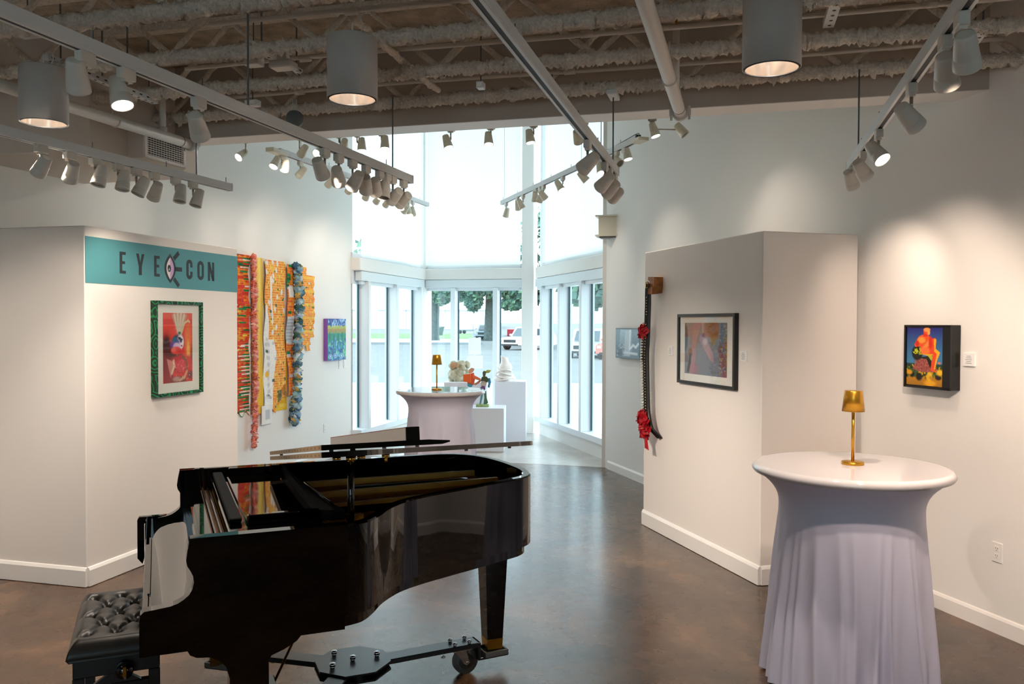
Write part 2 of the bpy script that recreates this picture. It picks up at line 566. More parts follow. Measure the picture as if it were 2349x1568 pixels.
# pillar that ends the right wall
b = MB()
c0 = Vector((1.253, 10.444, 0)); c1 = Vector((1.134, 10.50, 0))
b.prism([(c0.x + .02, c0.y - .03), (c1.x, c1.y), (c1.x + .05, c1.y + .16), (c0.x + .30, c0.y + .16), (c0.x + .30, c0.y - .03)], 0, WALL_H)
struct(b.build('wall_pillar', wall_paint))
# back wall, and a glazed doorway in the right wall behind the camera
def back_wall():
    b = MB()
    x0, x1 = l0.x - .3, r0.x + .3
    ox0, ox1, oz0, oz1 = -3.6, 0.2, 0.2, 2.7
    b.box(x0, ox0, back_y - .16, back_y, 0, 3.86); b.box(ox1, x1, back_y - .16, back_y, 0, 3.86)
    b.box(ox0, ox1, back_y - .16, back_y, 0, oz0); b.box(ox0, ox1, back_y - .16, back_y, oz1, 3.86)
    struct(b.build('wall_back', wall_paint))
    wn = sempty('window_7', (0, back_y, 0))
    fr = MB()
    for x in np.linspace(ox0, ox1, 6): fr.box(x - .04, x + .04, -.1, -.03, oz0, oz1)
    fr.box(ox0, ox1, -.1, -.03, oz0, oz0 + .07); fr.box(ox0, ox1, -.1, -.03, oz1 - .07, oz1)
    fr.build('window_frame', frame_white, wn)
    g = MB(); g.box(ox0, ox1, -.07, -.062, oz0, oz1); g.build('pane', pane_glass, wn)
    ld = bpy.data.lights.new('sky_portal', 'AREA'); ld.shape = 'RECTANGLE'; ld.size = ox1 - ox0; ld.size_y = oz1 - oz0
    ld.cycles.is_portal = True
    lo = bpy.data.objects.new('sky_portal', ld); COL.objects.link(lo)
    lo.location = ((ox0 + ox1) / 2, back_y - .2, (oz0 + oz1) / 2); lo.rotation_euler = (PI / 2, 0, PI)
back_wall()
def side_door():
    e = struct(bpy.data.objects.new('door_1', None)); COL.objects.link(e)
    e.location = rw(DOOR[1]); e.rotation_euler = (0, 0, ROT_R)
    w = DOOR[1] - DOOR[0]
    b = MB()
    for x in (0, w / 2 - .05, w - .10): b.box(x, x + .10, .03, .10, 0, 2.6)
    b.box(0, w, .03, .10, 2.5, 2.6); b.box(0, w, .03, .10, 0, .12)
    b.build('door_frame', frame_white, e)
    for x in (.05, w / 2):
        b = MB(); b.box(x, x + w / 2 - .05, .06, .066, .1, 2.55); b.build('pane', pane_glass, e)
    ld = bpy.data.lights.new('sky_portal', 'AREA'); ld.shape = 'RECTANGLE'; ld.size = w; ld.size_y = 2.5
    ld.cycles.is_portal = True
    lo = bpy.data.objects.new('sky_portal', ld); COL.objects.link(lo)
    lo.matrix_world = mz(e.location, ROT_R) @ Matrix.Translation((w / 2, .2, 1.3)) @ Matrix.Rotation(-PI / 2, 4, 'X')
side_door()

# ---- sprayed deck, joists, beam -----------------------------------------------------
BZ = 3.192                                # underside of the beam
DECK = 3.74
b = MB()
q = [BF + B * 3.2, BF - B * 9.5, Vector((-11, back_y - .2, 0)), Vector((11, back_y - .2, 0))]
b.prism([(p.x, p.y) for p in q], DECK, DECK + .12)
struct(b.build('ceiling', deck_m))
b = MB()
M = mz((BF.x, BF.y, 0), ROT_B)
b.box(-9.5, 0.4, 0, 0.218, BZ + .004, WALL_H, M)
beam = struct(b.build('beam', beam_paint_shaded))
b = MB(); b.box(-9.5, 0.4, .001, 0.218, BZ, BZ + .004, M); b.build('beam_lit_underside', trim_paint, beam)  # paler slab paints the daylight on the beam's underside
b = MB()
q = [BF + B * 1.5 + A * .2, BF - B * 8 + A * .2, BF - B * 8 + A * 11, BF + B * 1.5 + A * 11]
b.prism([(p.x, p.y) for p in q], WALL_H, WALL_H + .12)
struct(b.build('ceiling', wall_paint))

def fuzzy_bar(length, hw, hh, rings, amt):
    b = MB(); b.sm()
    n = 10
    base = [(math.cos(2 * PI * k / n + .3), math.sin(2 * PI * k / n + .3)) for k in range(n)]
    jit = rng.normal(0, 1, (rings + 1, n, 3)) * amt
    vs, fs = [], []
    for i in range(rings + 1):
        for k in range(n):
            cx, cy = base[k]
            vs.append((length * i / rings + jit[i, k, 0] * .3, cx * hw * (1 + 0) + jit[i, k, 1], cy * hh + jit[i, k, 2] - max(0, -cy) * abs(jit[i, k, 0]) * 1.3))
    for i in range(rings):
        for k in range(n):
            fs.append((i * n + k, (i + 1) * n + k, (i + 1) * n + (k + 1) % n, i * n + (k + 1) % n))
    b.add(vs, fs)
    return b
def joist(k, x0, x1, rings, near):
    p = BF - A * (0.22 + 0.605 * k)
    e = sempty('ceiling_joist', (p.x, p.y, 0), ROT_B)
    o = fuzzy_bar(x1 - x0, .038, .034, rings, .0075).build('bottom_chord', spray, e); o.location = (x0, 0, 3.305)
    b = MB(); b.box(x0, x1, -.035, .035, DECK - .05, DECK - .002); b.build('top_chord', spray, e)
    if near:
        pitch = 0.93
        n = int((x1 - x0) / pitch)
        for i in range(n):
            xa = x0 + (i + .5 * (k % 2)) * pitch
            for s in (0, 1):
                wb = share(web_proto[s], e, (xa, 0, 0))
                COL.objects.link(wb) if wb.name not in COL.objects else None
def web_mesh(s):
    b = MB(); b.sm()
    pts = [(s * .465 + .465 * t, .0, 3.31 + (DECK - 3.34) * (t if s == 0 else 1 - t)) for t in np.linspace(0, 1, 14)]
    pts = [Vector(p) + Vector((rng.normal(0, .004), rng.normal(0, .004), 0)) for p in pts]
    b.tube(pts, [.015 + abs(rng.normal(0, .004)) for _ in pts], 7)
    return b.mesh('web_bar', spray)
web_proto = [bpy.data.objects.new('web_bar', web_mesh(s)) for s in (0, 1)]
for k in range(6):
    joist(k, -6.4 + 0.0 * k, 0.28 + .12 * k, 560 if k < 4 else 60, k < 4)

# thin conduits running between the joists
for k, (sa, z, xa, xb) in enumerate([(0.285, 3.40, -5.2, 0.0), (0.935, 3.40, -4.8, 0.05), (1.545, 3.41, -4.2, 0.1)]):
    p = BF - A * sa
    b = MB(); b.sm()
    b.tube([(x, .006 * math.sin(x * 2.1 + k), z + .008 * math.sin(x * 1.3)) for x in np.linspace(xa, xb, 30)], .014, 8, mz((p.x, p.y, 0), ROT_B))
    for x in np.linspace(xa + .8, xb - .6, 3): b.cyl((x, 0, z), (x + .07, 0, z), .02, M=mz((p.x, p.y, 0), ROT_B))
    tag(b.build('conduit', pipe_paint), ['thin white conduit along the joist nearest the beam', 'thin white conduit along the second joist from the beam', 'thin white conduit along the third joist from the beam'][k], 'conduit', 'conduits among the joists')

# baseboards
def baseboard(name, p0, p1, nrm, h=.105, th=.014):
    b = MB()
    d = (p1 - p0); L = d.length
    M = Matrix((( d.x / L, nrm.x, 0, p0.x), (d.y / L, nrm.y, 0, p0.y), (0, 0, 1, 0), (0, 0, 0, 1)))
    b.prism([(0, 0), (th, 0), (th, h - .02), (th * .5, h - .006), (0, h)], 0, L, M @ Matrix(((0, 0, 1, 0), (1, 0, 0, 0), (0, 1, 0, 0), (0, 0, 0, 1))))
    return struct(b.build(name, trim_paint))
baseboard('baseboard_right', rw(DOOR[1]), rw(5.25), -RN)
baseboard('baseboard_right', r0, rw(DOOR[0]), -RN)
baseboard('baseboard_left', l0, lw(-0.02), B)

# ---- the bay: three lower windows, three upper windows -------------------------------
def bay_window(name_lo, name_up, org, rz, L, mull, inset, x_lo, x_hi, front):
    """local x runs to the right as seen from the room, local y outwards; mullions at mull, fins .157 deep towards the room"""
    lo = sempty(name_lo, org, rz)
    b = MB(); b.box(x_lo, x_hi, -.06, .14, 0, .22); b.build('curb', wall_paint, lo)
    b = MB()
    b.box(x_lo, x_hi, -.157, .05, .22, .30); b.box(x_lo, x_hi, -.02, .05, 2.36, 2.55)
    b.build('window_frame', frame_white, lo)
    for x in mull:
        b = MB(); b.box(x - .04, x + .04, -.157, .05, .30, 2.40, bevel=.004); b.build('mullion', frame_white, lo)
    edges = [x_lo] + list(mull) + [x_hi]
    for a, c in zip(edges[:-1], edges[1:]):
        if c - a < .12: continue
        b = MB(); b.box(a, c, 0, .008, .30, 2.40); b.build('pane', pane_glass, lo)
    for x in front:
        b = MB(); b.box(x - .008, x + .008, -.010, .012, .31, 2.40); b.build('gasket', gasket_dark, lo)
    b = MB(); b.box(x_lo, x_hi, -.14, .10, 2.545, 2.725, bevel=.01); b.build('header_beam', wall_paint, lo)
    up = sempty(name_up, org, rz)
    b = MB(); b.box(x_lo, x_hi, -.02, .06, 2.725, 2.80); b.box(x_lo, x_hi, .26, .30, 3.14, 3.18); b.box(x_lo, x_hi, .0, .3, 5.9, WALL_H); b.build('window_frame', frame_white, up)
    for x in mull:
        b = MB(); b.box(x - .03, x + .03, .24, .30, 2.80, 5.9); b.build('mullion', frame_white, up)
    for a, c in zip(edges[:-1], edges[1:]):
        if c - a < .12: continue
        b = MB(); b.box(a, c, .266, .274, 2.75, 5.9); b.build('pane', pane_glass, up)
    return lo, up
# left window: local x = +A
bay_window('window_1', 'window_4', LW, ROT_A, 2.8, [0.24, 1.275, 2.31], 0, -0.05, 2.62, [0.18, 1.215, 2.25])
# centre window: local x = +B, local y = +A
bay_window('window_2', 'window_5', BAY, ROT_B, 2.0, [-1.48, -0.74], 0, -2.02, -0.27, [-1.425, -0.685])
# right window: local x = -R
bay_window('window_3', 'window_6', BAY, ROT_R, 3.5, [0.46, 1.29, 2.19, 3.06], 0, 0.14, 3.45, [0.52, 1.35, 2.25])
# corner columns
b = MB(); M = mz(BAY, ROT_B)
b.box(-2.16, -1.99, -.16, .2, 0, WALL_H, M); struct(b.build('column', wall_paint))
b = MB(); b.box(-0.285, -0.085, -.16, .12, 0, WALL_H, M, bevel=.006); struct(b.build('column', wall_paint))
b = MB(); b.box(0.02, 0.13, -.02, .1, .12, WALL_H, mz(BAY, ROT_R)); struct(b.build('column', frame_white))

# roller shades in front of the upper glass, and the cassettes over the lower windows
def shade(name_rz, org, rz, x0, x1, label, z0=2.735):
    e = thing('roller_shade', label, 'shade', org, rz, 'roller shades of the window bay')
    b = MB(); b.sm()
    xs = np.linspace(x0, x1, 25)
    vs = [(x, -.06 - .012 * math.sin(x * 3.0), z) for z in (z0, WALL_H - .05) for x in xs]
    b.add(vs, [(i, i + 1, 25 + i + 1, 25 + i) for i in range(24)])
    b.build('fabric', shade_fabric, e)
    b = MB(); b.box(x0, x1, -.075, -.045, z0 - .012, z0 + .012); b.build('hem_bar', frame_white, e)
shade('l', LW, ROT_A, 0.14, 2.46, 'long white roller shade lowered over the left upper window')
shade('c', BAY, ROT_B, -1.97, -0.335, 'long white roller shade lowered over the middle upper window')
shade('r', BAY, ROT_R, 0.42, 3.18, 'long white roller shade lowered over the right upper window')
def cassette(org, rz, x0, x1, label):
    e = thing('shade_cassette', label, 'shade', org, rz, 'rolled up shades over the lower windows')
    b = MB(); b.box(x0, x1, -.13, -.03, 2.405, 2.54, bevel=.006); b.build('cassette', shade_box, e)
    b = MB(); b.box(x0 + .05, x1 - .06, -.10, -.06, 2.355, 2.405, bevel=.004); b.build('hem_bar', frame_white, e)
cassette(LW, ROT_A, 0.02, 2.48, 'rolled up pale shade box over the left lower window')
cassette(BAY, ROT_B, -1.98, -0.29, 'rolled up pale shade box over the middle lower window')
cassette(BAY, ROT_R, 0.10, 3.3, 'rolled up pale shade box over the right lower window')
# sky portals for the bay: they give no light of their own, they only tell the sampler where the sky comes in
for org, rz, x0, x1, z0, z1 in [(LW, ROT_A, 0, 2.5, .3, 2.4), (BAY, ROT_B, -2, -.3, .3, 2.4), (BAY, ROT_R, .15, 3.4, .3, 2.4)]:
    ld = bpy.data.lights.new('sky_portal', 'AREA'); ld.shape = 'RECTANGLE'; ld.size = x1 - x0; ld.size_y = z1 - z0
    ld.cycles.is_portal = True
    lo_ = bpy.data.objects.new('sky_portal', ld); COL.objects.link(lo_)
    lo_.matrix_world = mz(org, rz) @ Matrix.Translation(((x0 + x1) / 2, .2, (z0 + z1) / 2)) @ Matrix.Rotation(-PI / 2, 4, 'X')

# ---- soffit and air duct on the left ---------------------------------------------------
b = MB()
M = mz((-3.5, 5.76, 0), ROT_B)
b.box(-2.5, 0.72, 0, 1.15, 2.95, DECK, M); struct(b.build('soffit', duct_paint))
d = thing('air_duct', 'painted air duct end with a square grille above the sign wall', 'duct', (-2.59, 5.885, 0), ROT_B)
b = MB(); b.box(-.42, 0, 0, .47, 2.955, 3.155, bevel=.004); b.build('duct_body', duct_paint, d)
g = MB()
g.box(0, .012, .01, .46, 2.965, 2.985); g.box(0, .012, .01, .46, 3.125, 3.145); g.box(0, .012, .01, .035, 2.965, 3.145); g.box(0, .012, .435, .46, 2.965, 3.145)
gr = g.build('grille', trim_paint, d)
b = MB(); b.box(-.001, .002, .035, .435, 2.985, 3.125); b.build('grille_back', slot_dark, gr)
b = MB()
for i in range(9): b.box(.003, .009, .035, .435, 2.985 + .0155 * (i + .5) - .0022, 2.985 + .0155 * (i + .5) + .0022)
b.build('bar', trim_paint, gr)
b = MB()
for i in range(14): b.box(.002, .007, .035 + .4 * (i + .5) / 14 - .002, .035 + .4 * (i + .5) / 14 + .002, 2.985, 3.125)
b.build('bar', duct_paint, gr)

# ---- partitions ----------------------------------------------------------------------
def partition(label, org, rz, x0, x1, y0, y1, H):
    e = thing('partition_wall', label, 'partition', org, rz)
    b = MB(); b.box(x0, x1, y0, y1, 0, H, bevel=.006); b.build('panel_body', panel_paint, e)
    t, h = .019, .135
    def bb(xa, xb, ya, yb, M):
        m = MB()
        L = xb - xa
        m.prism([(0, 0.004), (t, 0.004), (t, h - .022), (t * .45, h - .004), (0, h)], 0, L, M @ Matrix(((0, 0, 1, 0), (-1, 0, 0, 0), (0, 1, 0, 0), (0, 0, 0, 1))))
        m.build('baseboard', trim_paint, e)
    bb(x0 - .004, x1, 0, 0, Matrix.Translation((x0 + .004, y0, 0)))
    bb(0, y1 - y0, 0, 0, Matrix.Translation((x0, y1 - .004, 0)) @ Matrix.Rotation(-PI / 2, 4, 'Z'))
    bb(0, y1 - y0, 0, 0, Matrix.Translation((x1, y0 + .004, 0)) @ Matrix.Rotation(PI / 2, 4, 'Z'))
    return e
LPO = Vector((-2.888, 5.658, 0))
partition('white display partition on the left carrying the teal banner', LPO, ROT_A, 0, 1.79, 0, .93, 2.456)
RPO = Vector((1.716, 5.744, 0))
# local x = -R from its far end to the near corner
partition('white display partition on the right with the belt and the framed photograph', RPO, ROT_R, -1.845, 0, 0, .78, 2.443)
# sign face in front of the left partition: same local frame
# ================================================================ track lighting
TRACKS = [
    ((-1.638, 2.691, 2.8), (-0.71, 5.803, 2.8), [
        (-1.537,3.028,-1.568,3.028,2.688,-0.21,0.63,-0.75,0), (-1.479,3.222,-1.505,3.222,2.682,0.28,-0.22,-0.93,1), (-1.357,3.634,-1.362,3.634,2.651,-0.08,0.80,-0.60,0), (-1.046,4.677,-1.072,4.677,2.664,0.13,0.76,-0.63,0), (-1.000,4.831,-1.006,4.831,2.647,-0.06,0.84,-0.54,0), (-0.951,4.995,-0.933,4.995,2.649,-0.52,0.56,-0.64,0), (-0.900,5.165,-0.903,5.165,2.657,-0.14,0.80,-0.59,0), (-0.846,5.348,-0.874,5.348,2.672,-0.08,0.81,-0.58,0), (-0.815,5.453,-0.832,5.453,2.667,-0.07,-0.28,-0.96,0), (-0.790,5.537,-0.775,5.537,2.642,-0.60,0.65,-0.46,0), (-0.740,5.705,-0.740,5.705,2.642,-0.66,0.59,-0.47,0)]),
    ((-2.662, 4.365, 2.8), (-2.079, 6.161, 2.8), [
        (-2.584,4.604,-2.578,4.604,2.658,-0.63,0.34,-0.70,0), (-2.524,4.788,-2.513,4.788,2.658,-0.49,0.50,-0.71,0), (-2.467,4.964,-2.437,4.964,2.667,-0.13,-0.27,-0.96,0), (-2.412,5.135,-2.379,5.135,2.669,-0.01,-0.28,-0.96,0), (-2.365,5.280,-2.332,5.280,2.657,-0.33,-0.28,-0.90,0), (-2.316,5.429,-2.307,5.429,2.651,-0.49,0.48,-0.73,0), (-2.255,5.619,-2.221,5.619,2.666,-0.04,-0.28,-0.96,0), (-2.201,5.784,-2.168,5.784,2.660,-0.20,-0.27,-0.94,0)]),
    ((-0.093, 2.606, 2.8), (0.672, 5.482, 2.8), [
        (0.397,4.447,0.404,4.447,2.655,-0.55,0.69,-0.46,0), (0.555,5.043,0.557,5.043,2.654,-0.50,0.72,-0.49,0), (0.607,5.236,0.617,5.236,2.644,-0.46,0.79,-0.41,0), (0.673,5.483,0.677,5.483,2.645,-0.32,0.92,-0.24,0)]),
    ((1.394, 2.611, 2.8), (2.12, 5.277, 2.8), [
        (1.399,2.627,1.413,2.627,2.655,0.42,0.64,-0.65,0), (1.456,2.839,1.461,2.839,2.657,0.41,0.65,-0.64,0), (1.606,3.391,1.596,3.391,2.639,0.73,0.40,-0.55,0), (1.823,4.185,1.811,4.185,2.660,0.30,-0.58,-0.76,1), (1.968,4.716,1.961,4.716,2.674,0.66,0.42,-0.62,0), (2.092,5.174,2.083,5.174,2.697,0.49,0.48,-0.73,0)]),
    ((-2.234, 8.033, 3.45), (-1.177, 11.59, 3.45), [
        (-2.265,7.926,-2.237,7.926,3.317,-0.22,-0.51,-0.83,1), (-2.214,8.098,-2.193,8.098,3.319,-0.05,-0.37,-0.93,1), (-2.123,8.404,-2.111,8.404,3.310,-0.65,0.42,-0.63,0), (-1.955,8.971,-1.946,8.971,3.308,-0.62,0.58,-0.52,0), (-1.866,9.270,-1.797,9.270,3.290,-0.44,0.69,-0.57,0), (-1.689,9.867,-1.712,9.867,3.307,-0.44,0.68,-0.58,0), (-1.629,10.068,-1.614,10.068,3.289,-0.56,0.60,-0.56,0), (-1.560,10.301,-1.536,10.301,3.283,-0.53,0.67,-0.52,0), (-1.435,10.723,-1.418,10.723,3.312,-0.04,-0.42,-0.90,1), (-1.388,10.881,-1.385,10.881,3.286,-0.53,0.57,-0.63,0), (-1.356,10.988,-1.370,10.988,3.306,0.07,0.69,-0.72,0), (-1.319,11.112,-1.322,11.112,3.286,0.08,0.60,-0.79,0)]),
    ((1.109, 7.476, 3.45), (-0.139, 11.401, 3.45), [
        (-0.085,11.229,-0.079,11.229,3.291,-0.21,0.43,-0.88,0), (0.064,10.762,0.070,10.762,3.322,0.11,0.47,-0.88,0), (0.134,10.542,0.104,10.542,3.307,0.44,0.13,-0.89,0), (0.284,10.069,0.272,10.069,3.329,-0.03,0.40,-0.92,0), (0.327,9.935,0.332,9.935,3.301,-0.25,0.64,-0.73,0), (0.364,9.819,0.352,9.819,3.311,0.61,0.34,-0.72,0), (0.552,9.226,0.512,9.226,3.321,0.46,-0.25,-0.85,1), (0.737,8.646,0.722,8.646,3.320,0.68,0.11,-0.72,0), (0.871,8.223,0.857,8.223,3.329,0.15,-0.39,-0.91,1), (0.978,7.887,0.977,7.887,3.337,0.48,-0.62,-0.63,0), (1.030,7.724,1.050,7.724,3.369,0.20,-0.19,-0.96,1)]),
    ((-2.587, 8.0, 3.56), (1.229, 7.102, 3.56), [
        (-2.587,8.000,-2.575,8.000,3.403,-0.41,-0.67,-0.62,1), (-1.994,7.861,-1.959,7.861,3.413,-0.55,0.61,-0.56,0), (-1.757,7.805,-1.791,7.805,3.396,-0.36,-0.77,-0.52,1), (-1.604,7.769,-1.558,7.769,3.454,-0.28,0.84,-0.47,0), (-1.431,7.728,-1.389,7.728,3.446,0.05,-0.10,-0.99,1), (-1.198,7.673,-1.166,7.673,3.453,0.02,-0.15,-0.99,1), (-0.554,7.522,-0.587,7.522,3.428,0.26,-0.20,-0.94,1), (-0.193,7.437,-0.214,7.437,3.437,0.05,-0.29,-0.96,1), (0.183,7.349,0.149,7.349,3.438,0.14,-0.14,-0.98,1), (0.616,7.247,0.558,7.247,3.414,0.23,0.70,-0.68,0), (1.229,7.102,1.191,7.102,3.441,0.28,-0.15,-0.95,1), (1.437,7.053,1.410,7.053,3.433,0.59,-0.18,-0.79,0)]),
]
TRACK_INFO = [
    ('long white lighting track over the piano', 'over the piano', 'the long track over the piano'),
    ('white lighting track hanging at the far left above the sign partition', 'at the far left', 'the far left track'),
    ('white lighting track running from top centre towards the window bay', 'top centre', 'the centre track'),
    ('white lighting track at the far right above the round table', 'at the right', 'the right hand track'),
    ('white lighting track along the left wall beyond the beam', 'beyond the beam, left', 'the left track beyond the beam'),
    ('white lighting track along the right wall beyond the beam', 'beyond the beam, right', 'the right track beyond the beam'),
    ('white lighting track hanging crosswise just behind the beam', 'behind the beam', 'the cross track behind the beam'),
]
ORD = ['first', 'second', 'third', 'fourth', 'fifth', 'sixth', 'seventh', 'eighth', 'ninth', 'tenth', 'eleventh', 'twelfth']
# shared meshes of a track head
def head_meshes():
    b = MB(); b.box(-.036, .036, -.017, .017, -.042, 0, bevel=.003); b.box(-.022, .022, -.012, .012, -.052, -.042)
    ad = b.mesh('adapter', head_white)
    b = MB(); b.sm(); b.lathe([(.0068, 0), (.0068, 1)], 10); st = b.mesh('stem', head_white)
    b = MB(); b.sm()
    b.lathe([(.021, -.060), (.0285, -.060), (.0305, -.052), (.036, -.01), (.0385, .018), (.0385, .0195), (.0395, .0205), (.0425, .056), (.0425, .060), (.039, .060), (.037, .052), (.032, .03)], 26, None, True, False)
    sh = b.mesh('shade', head_white)
    b = MB(); b.sm(); b.lathe([(.021, -.060), (.0285, -.060), (.0305, -.052), (.036, -.01), (.0385, .018), (.0385, .0195), (.0395, .0205), (.0425, .056), (.0425, .060), (.039, .060), (.037, .052), (.032, .03)], 20, None, True, False)
    sh2 = b.mesh('shade', head_cream)
    b = MB(); b.lathe([(.0365, .050), (.0365, .052)], 20)
    l1 = b.mesh('lens', lens_lit); l0 = b.mesh('lens', lens_dark)
    return ad, st, sh, sh2, l1, l0
H_AD, H_ST, H_SH, H_SH2, H_L1, H_L0 = head_meshes()
def child(name, me, parent, mw):
    o = bpy.data.objects.new(name, me); COL.objects.link(o); o.parent = parent
    o.matrix_parent_inverse = Matrix.Identity(4)
    o.matrix_local = mw
    return o
def spot(pos, d, power, deg=78, col=WARM, name='spot'):
    ld = bpy.data.lights.new(name, 'SPOT'); ld.energy = power; ld.color = col; ld.spot_size = math.radians(deg); ld.spot_blend = 1.0; ld.shadow_soft_size = .03
    lo_ = bpy.data.objects.new(name, ld); COL.objects.link(lo_)
    lo_.location = pos; lo_.rotation_euler = Vector(d).to_track_quat('-Z', 'Y').to_euler()
# power of the lamp inside each head, in watts, track by track (0 = switched off)
POWER = [10, 14, 32, 32, 5, 5, 5]
AIM = {(0, 2): (.66, .52, -.54), (0, 3): (.64, .55, -.54)}  # beams swung away from their heads' axes, boosted to brighten the right partition
EXTRA = {(0, 1): 30, (0, 2): 110, (0, 3): 115, (3, 0): 44, (3, 1): 44, (3, 4): 12, (3, 5): 10}
PIN_ME = MB().cyl((0, 0, 0), (0, 0, .04), .0025, n=6).mesh('threaded_pin', rod_steel)
def build_tracks():
    for ti, (p0, p1, heads) in enumerate(TRACKS):
        info = TRACK_INFO[ti]
        p0, p1 = Vector(p0), Vector(p1)
        if ti < 6:
            p0.z -= .03; p1.z -= .03
        d = (p1 - p0).normalized()
        if ti < 4: p0 = p0 - d * (1.2 if ti != 1 else 1.6)
        L = (p1 - p0).length
        rz = math.atan2(d.y, d.x)
        e = thing('lighting_track', info[0], 'light track', p0, rz)
        w, h = .0215, .052
        b = MB(); b.box(0, L, -w, w, .006, h); b.box(0, L, -w, -w * .45, 0, .006); b.box(0, L, w * .45, w, 0, .006)
        b.box(0, L, -w - .0015, -w, .014, .018)
        b.build('rail', track_white, e)
        b = MB(); b.box(.01, L - .02, -w * .45, w * .45, .002, .0065); b.build('conductor_slot', track_slot, e)
        b = MB(); b.box(L, L + .012, -w * 1.1, w * 1.1, -.002, h + .002); b.build('end_cap', track_white, e)
        # hanging rods
        top = 3.29 if ti < 4 else WALL_H
        rods = {0: [L - .28, L - 1.9], 1: [L - .36, L - 2.0], 2: [L - .12], 3: [L - .38], 4: [L - .12, .4], 5: [L - .10, 1.3], 6: [.3, L - .4]}[ti]
        for r_ in rods:
            b = MB(); b.cyl((r_, 0, h), (r_, 0, top - p0.z), .0048 if ti < 4 else .002, n=8); b.build('hanging_rod', rod_steel, e)
        for r_ in np.arange(.35, L, .62):
            o = bpy.data.objects.new('threaded_pin', PIN_ME); COL.objects.link(o); o.parent = e; o.location = (r_, 0, h)
        if ti == 2:
            b = MB(); b.box(L - .21, L - .03, -.03, .03, .475, .505, bevel=.003); b.build('ceiling_canopy', track_white, e)
        if ti == 4:
            b = MB(); b.box(-.16, .10, -.045, .045, -.012, .03, bevel=.004); b.build('feed_box', head_cream, e)
        if ti == 5:
            b = MB(); b.box(-.13, .04, -.05, .05, -.01, .022, bevel=.003); b.build('feed_box', head_cream, e)
            b = MB(); b.box(-.03, 0, -.02, .02, .025, .06); b.build('end_feed', track_slot, e)
            b = MB(); b.sm(); b.tube(smooth_curve([(-.03, 0, .05), (-.0, 0, .075), (.3, 0, .066), (.62, 0, .06), (.78, 0, .12), (.80, 0, .5), (.80, 0, WALL_H - p0.z)], 8), .0045, 6); b.build('cable', rod_steel, e)
        for hi, (ax, ay, cx, cy, cz, dx, dy, dz, lit) in enumerate(heads):
            ctr = Vector((cx, cy, cz))
            D = Vector((dx, dy, dz)).normalized()
            t = (Vector((ax, ay, p0.z)) - p0).dot(d)
            t = min(max(t, .05), L - .05) if ti > 3 else min(t, L - .04)
            base = p0 + d * t
            lab = f"{'glowing white' if lit else 'plain white'} spotlight, {ORD[hi]} from the {'right' if ti == 3 else 'left'} on {info[2]}"
            r_ = thing('track_spotlight', lab, 'spotlight', base, 0, 'spotlights on ' + info[2])
            child('adapter', H_AD, r_, Matrix.Rotation(rz, 4, 'Z'))
            rel = ctr - base
            side = Vector((rel.x, rel.y, 0))
            s0 = Vector((0, 0, -.05)); s1 = Vector((0, 0, rel.z + .018))
            ln = (s1 - s0).length
            child('stem', H_ST, r_, Matrix.Translation(s1) @ Matrix.Diagonal((1, 1, ln, 1)))
            k = rel - s1
            if k.length > .012:
                child('pivot', H_ST, r_, Matrix.Translation(s1) @ k.to_track_quat('Z', 'Y').to_matrix().to_4x4() @ Matrix.Diagonal((.9, .9, k.length, 1)))
            q = D.to_track_quat('Z', 'Y').to_matrix().to_4x4()
            q.translation = rel
            child('shade', H_SH if ti < 4 else H_SH2, r_, q)
            child('lens', H_L1 if lit else H_L0, r_, q)
            if POWER[ti] and not (ti == 0 and hi in (0,)):
                spot(ctr + D * .064, AIM.get((ti, hi), D), EXTRA.get((ti, hi), POWER[ti]), 50 if (ti, hi) in AIM else 78, (1.0, .79, .64) if ti == 3 else WARM)
build_tracks()

# pendant cylinders
def pendant(loc, label):
    e = thing('pendant_downlight', label, 'ceiling light', loc, 0, 'cylinder downlights')
    R_, H_ = .125, .305
    b = MB(); b.sm()
    b.lathe([(.0, H_), (R_ - .006, H_), (R_, H_ - .006), (R_, .0), (R_ - .004, 0), (R_ - .006, .01)], 48, None, False, False)
    b.build('cylinder', mat('downlight_shell', '#bdbab6', 0.55, spec=0.3), e)
    b = MB(); b.sm(); b.lathe([(R_ - .002, -.002), (R_ - .002, .006), (R_ - .012, .006), (R_ - .012, -.002)], 48, None, False, False); b.build('trim_ring', mat('downlight_rim', '#3b4043', 0.4), e)
    b = MB(); b.sm(); b.lathe([(R_ - .012, .002), (R_ - .016, .06), (.085, .13), (.05, .17), (.0, .19)], 40, None, False, False); b.build('reflector', mat('downlight_reflector', '#e8dccf', 0.16, metal=0.9), e)
    b = MB(); b.sm(); b.sphere((0, 0, .125), (.028, .028, .045)); b.build('lamp_bulb', mat('downlight_bulb', '#ffffff', 0.5, emit=((1.0, .88, .80), 30.0)), e)
    b = MB(); b.cyl((0, 0, H_), (0, 0, 3.30 - loc[2]), .006, n=8); b.build('hanging_rod', pipe_paint, e)
    b = MB(); b.sm(); b.tube(smooth_curve([(.03, 0, H_), (.05, .01, H_ + .06), (.03, .02, H_ + .12), (.05, .0, 3.31 - loc[2])], 6), .004, 6); b.build('cord', pipe_paint, e)
    ld = bpy.data.lights.new('downlight', 'SPOT'); ld.energy = 66; ld.color = WARM; ld.spot_size = math.radians(95); ld.spot_blend = .8; ld.shadow_soft_size = .04
    lo_ = bpy.data.objects.new('downlight', ld); COL.objects.link(lo_); lo_.location = (loc[0], loc[1], loc[2] + .05)
pendant((-2.634, 4.725, 2.92), 'white cylinder downlight hanging at the far left')
pendant((-0.803, 4.21, 2.92), 'white cylinder downlight hanging left of the centre track')
pendant((1.133, 3.688, 2.92), 'white cylinder downlight hanging at upper right')
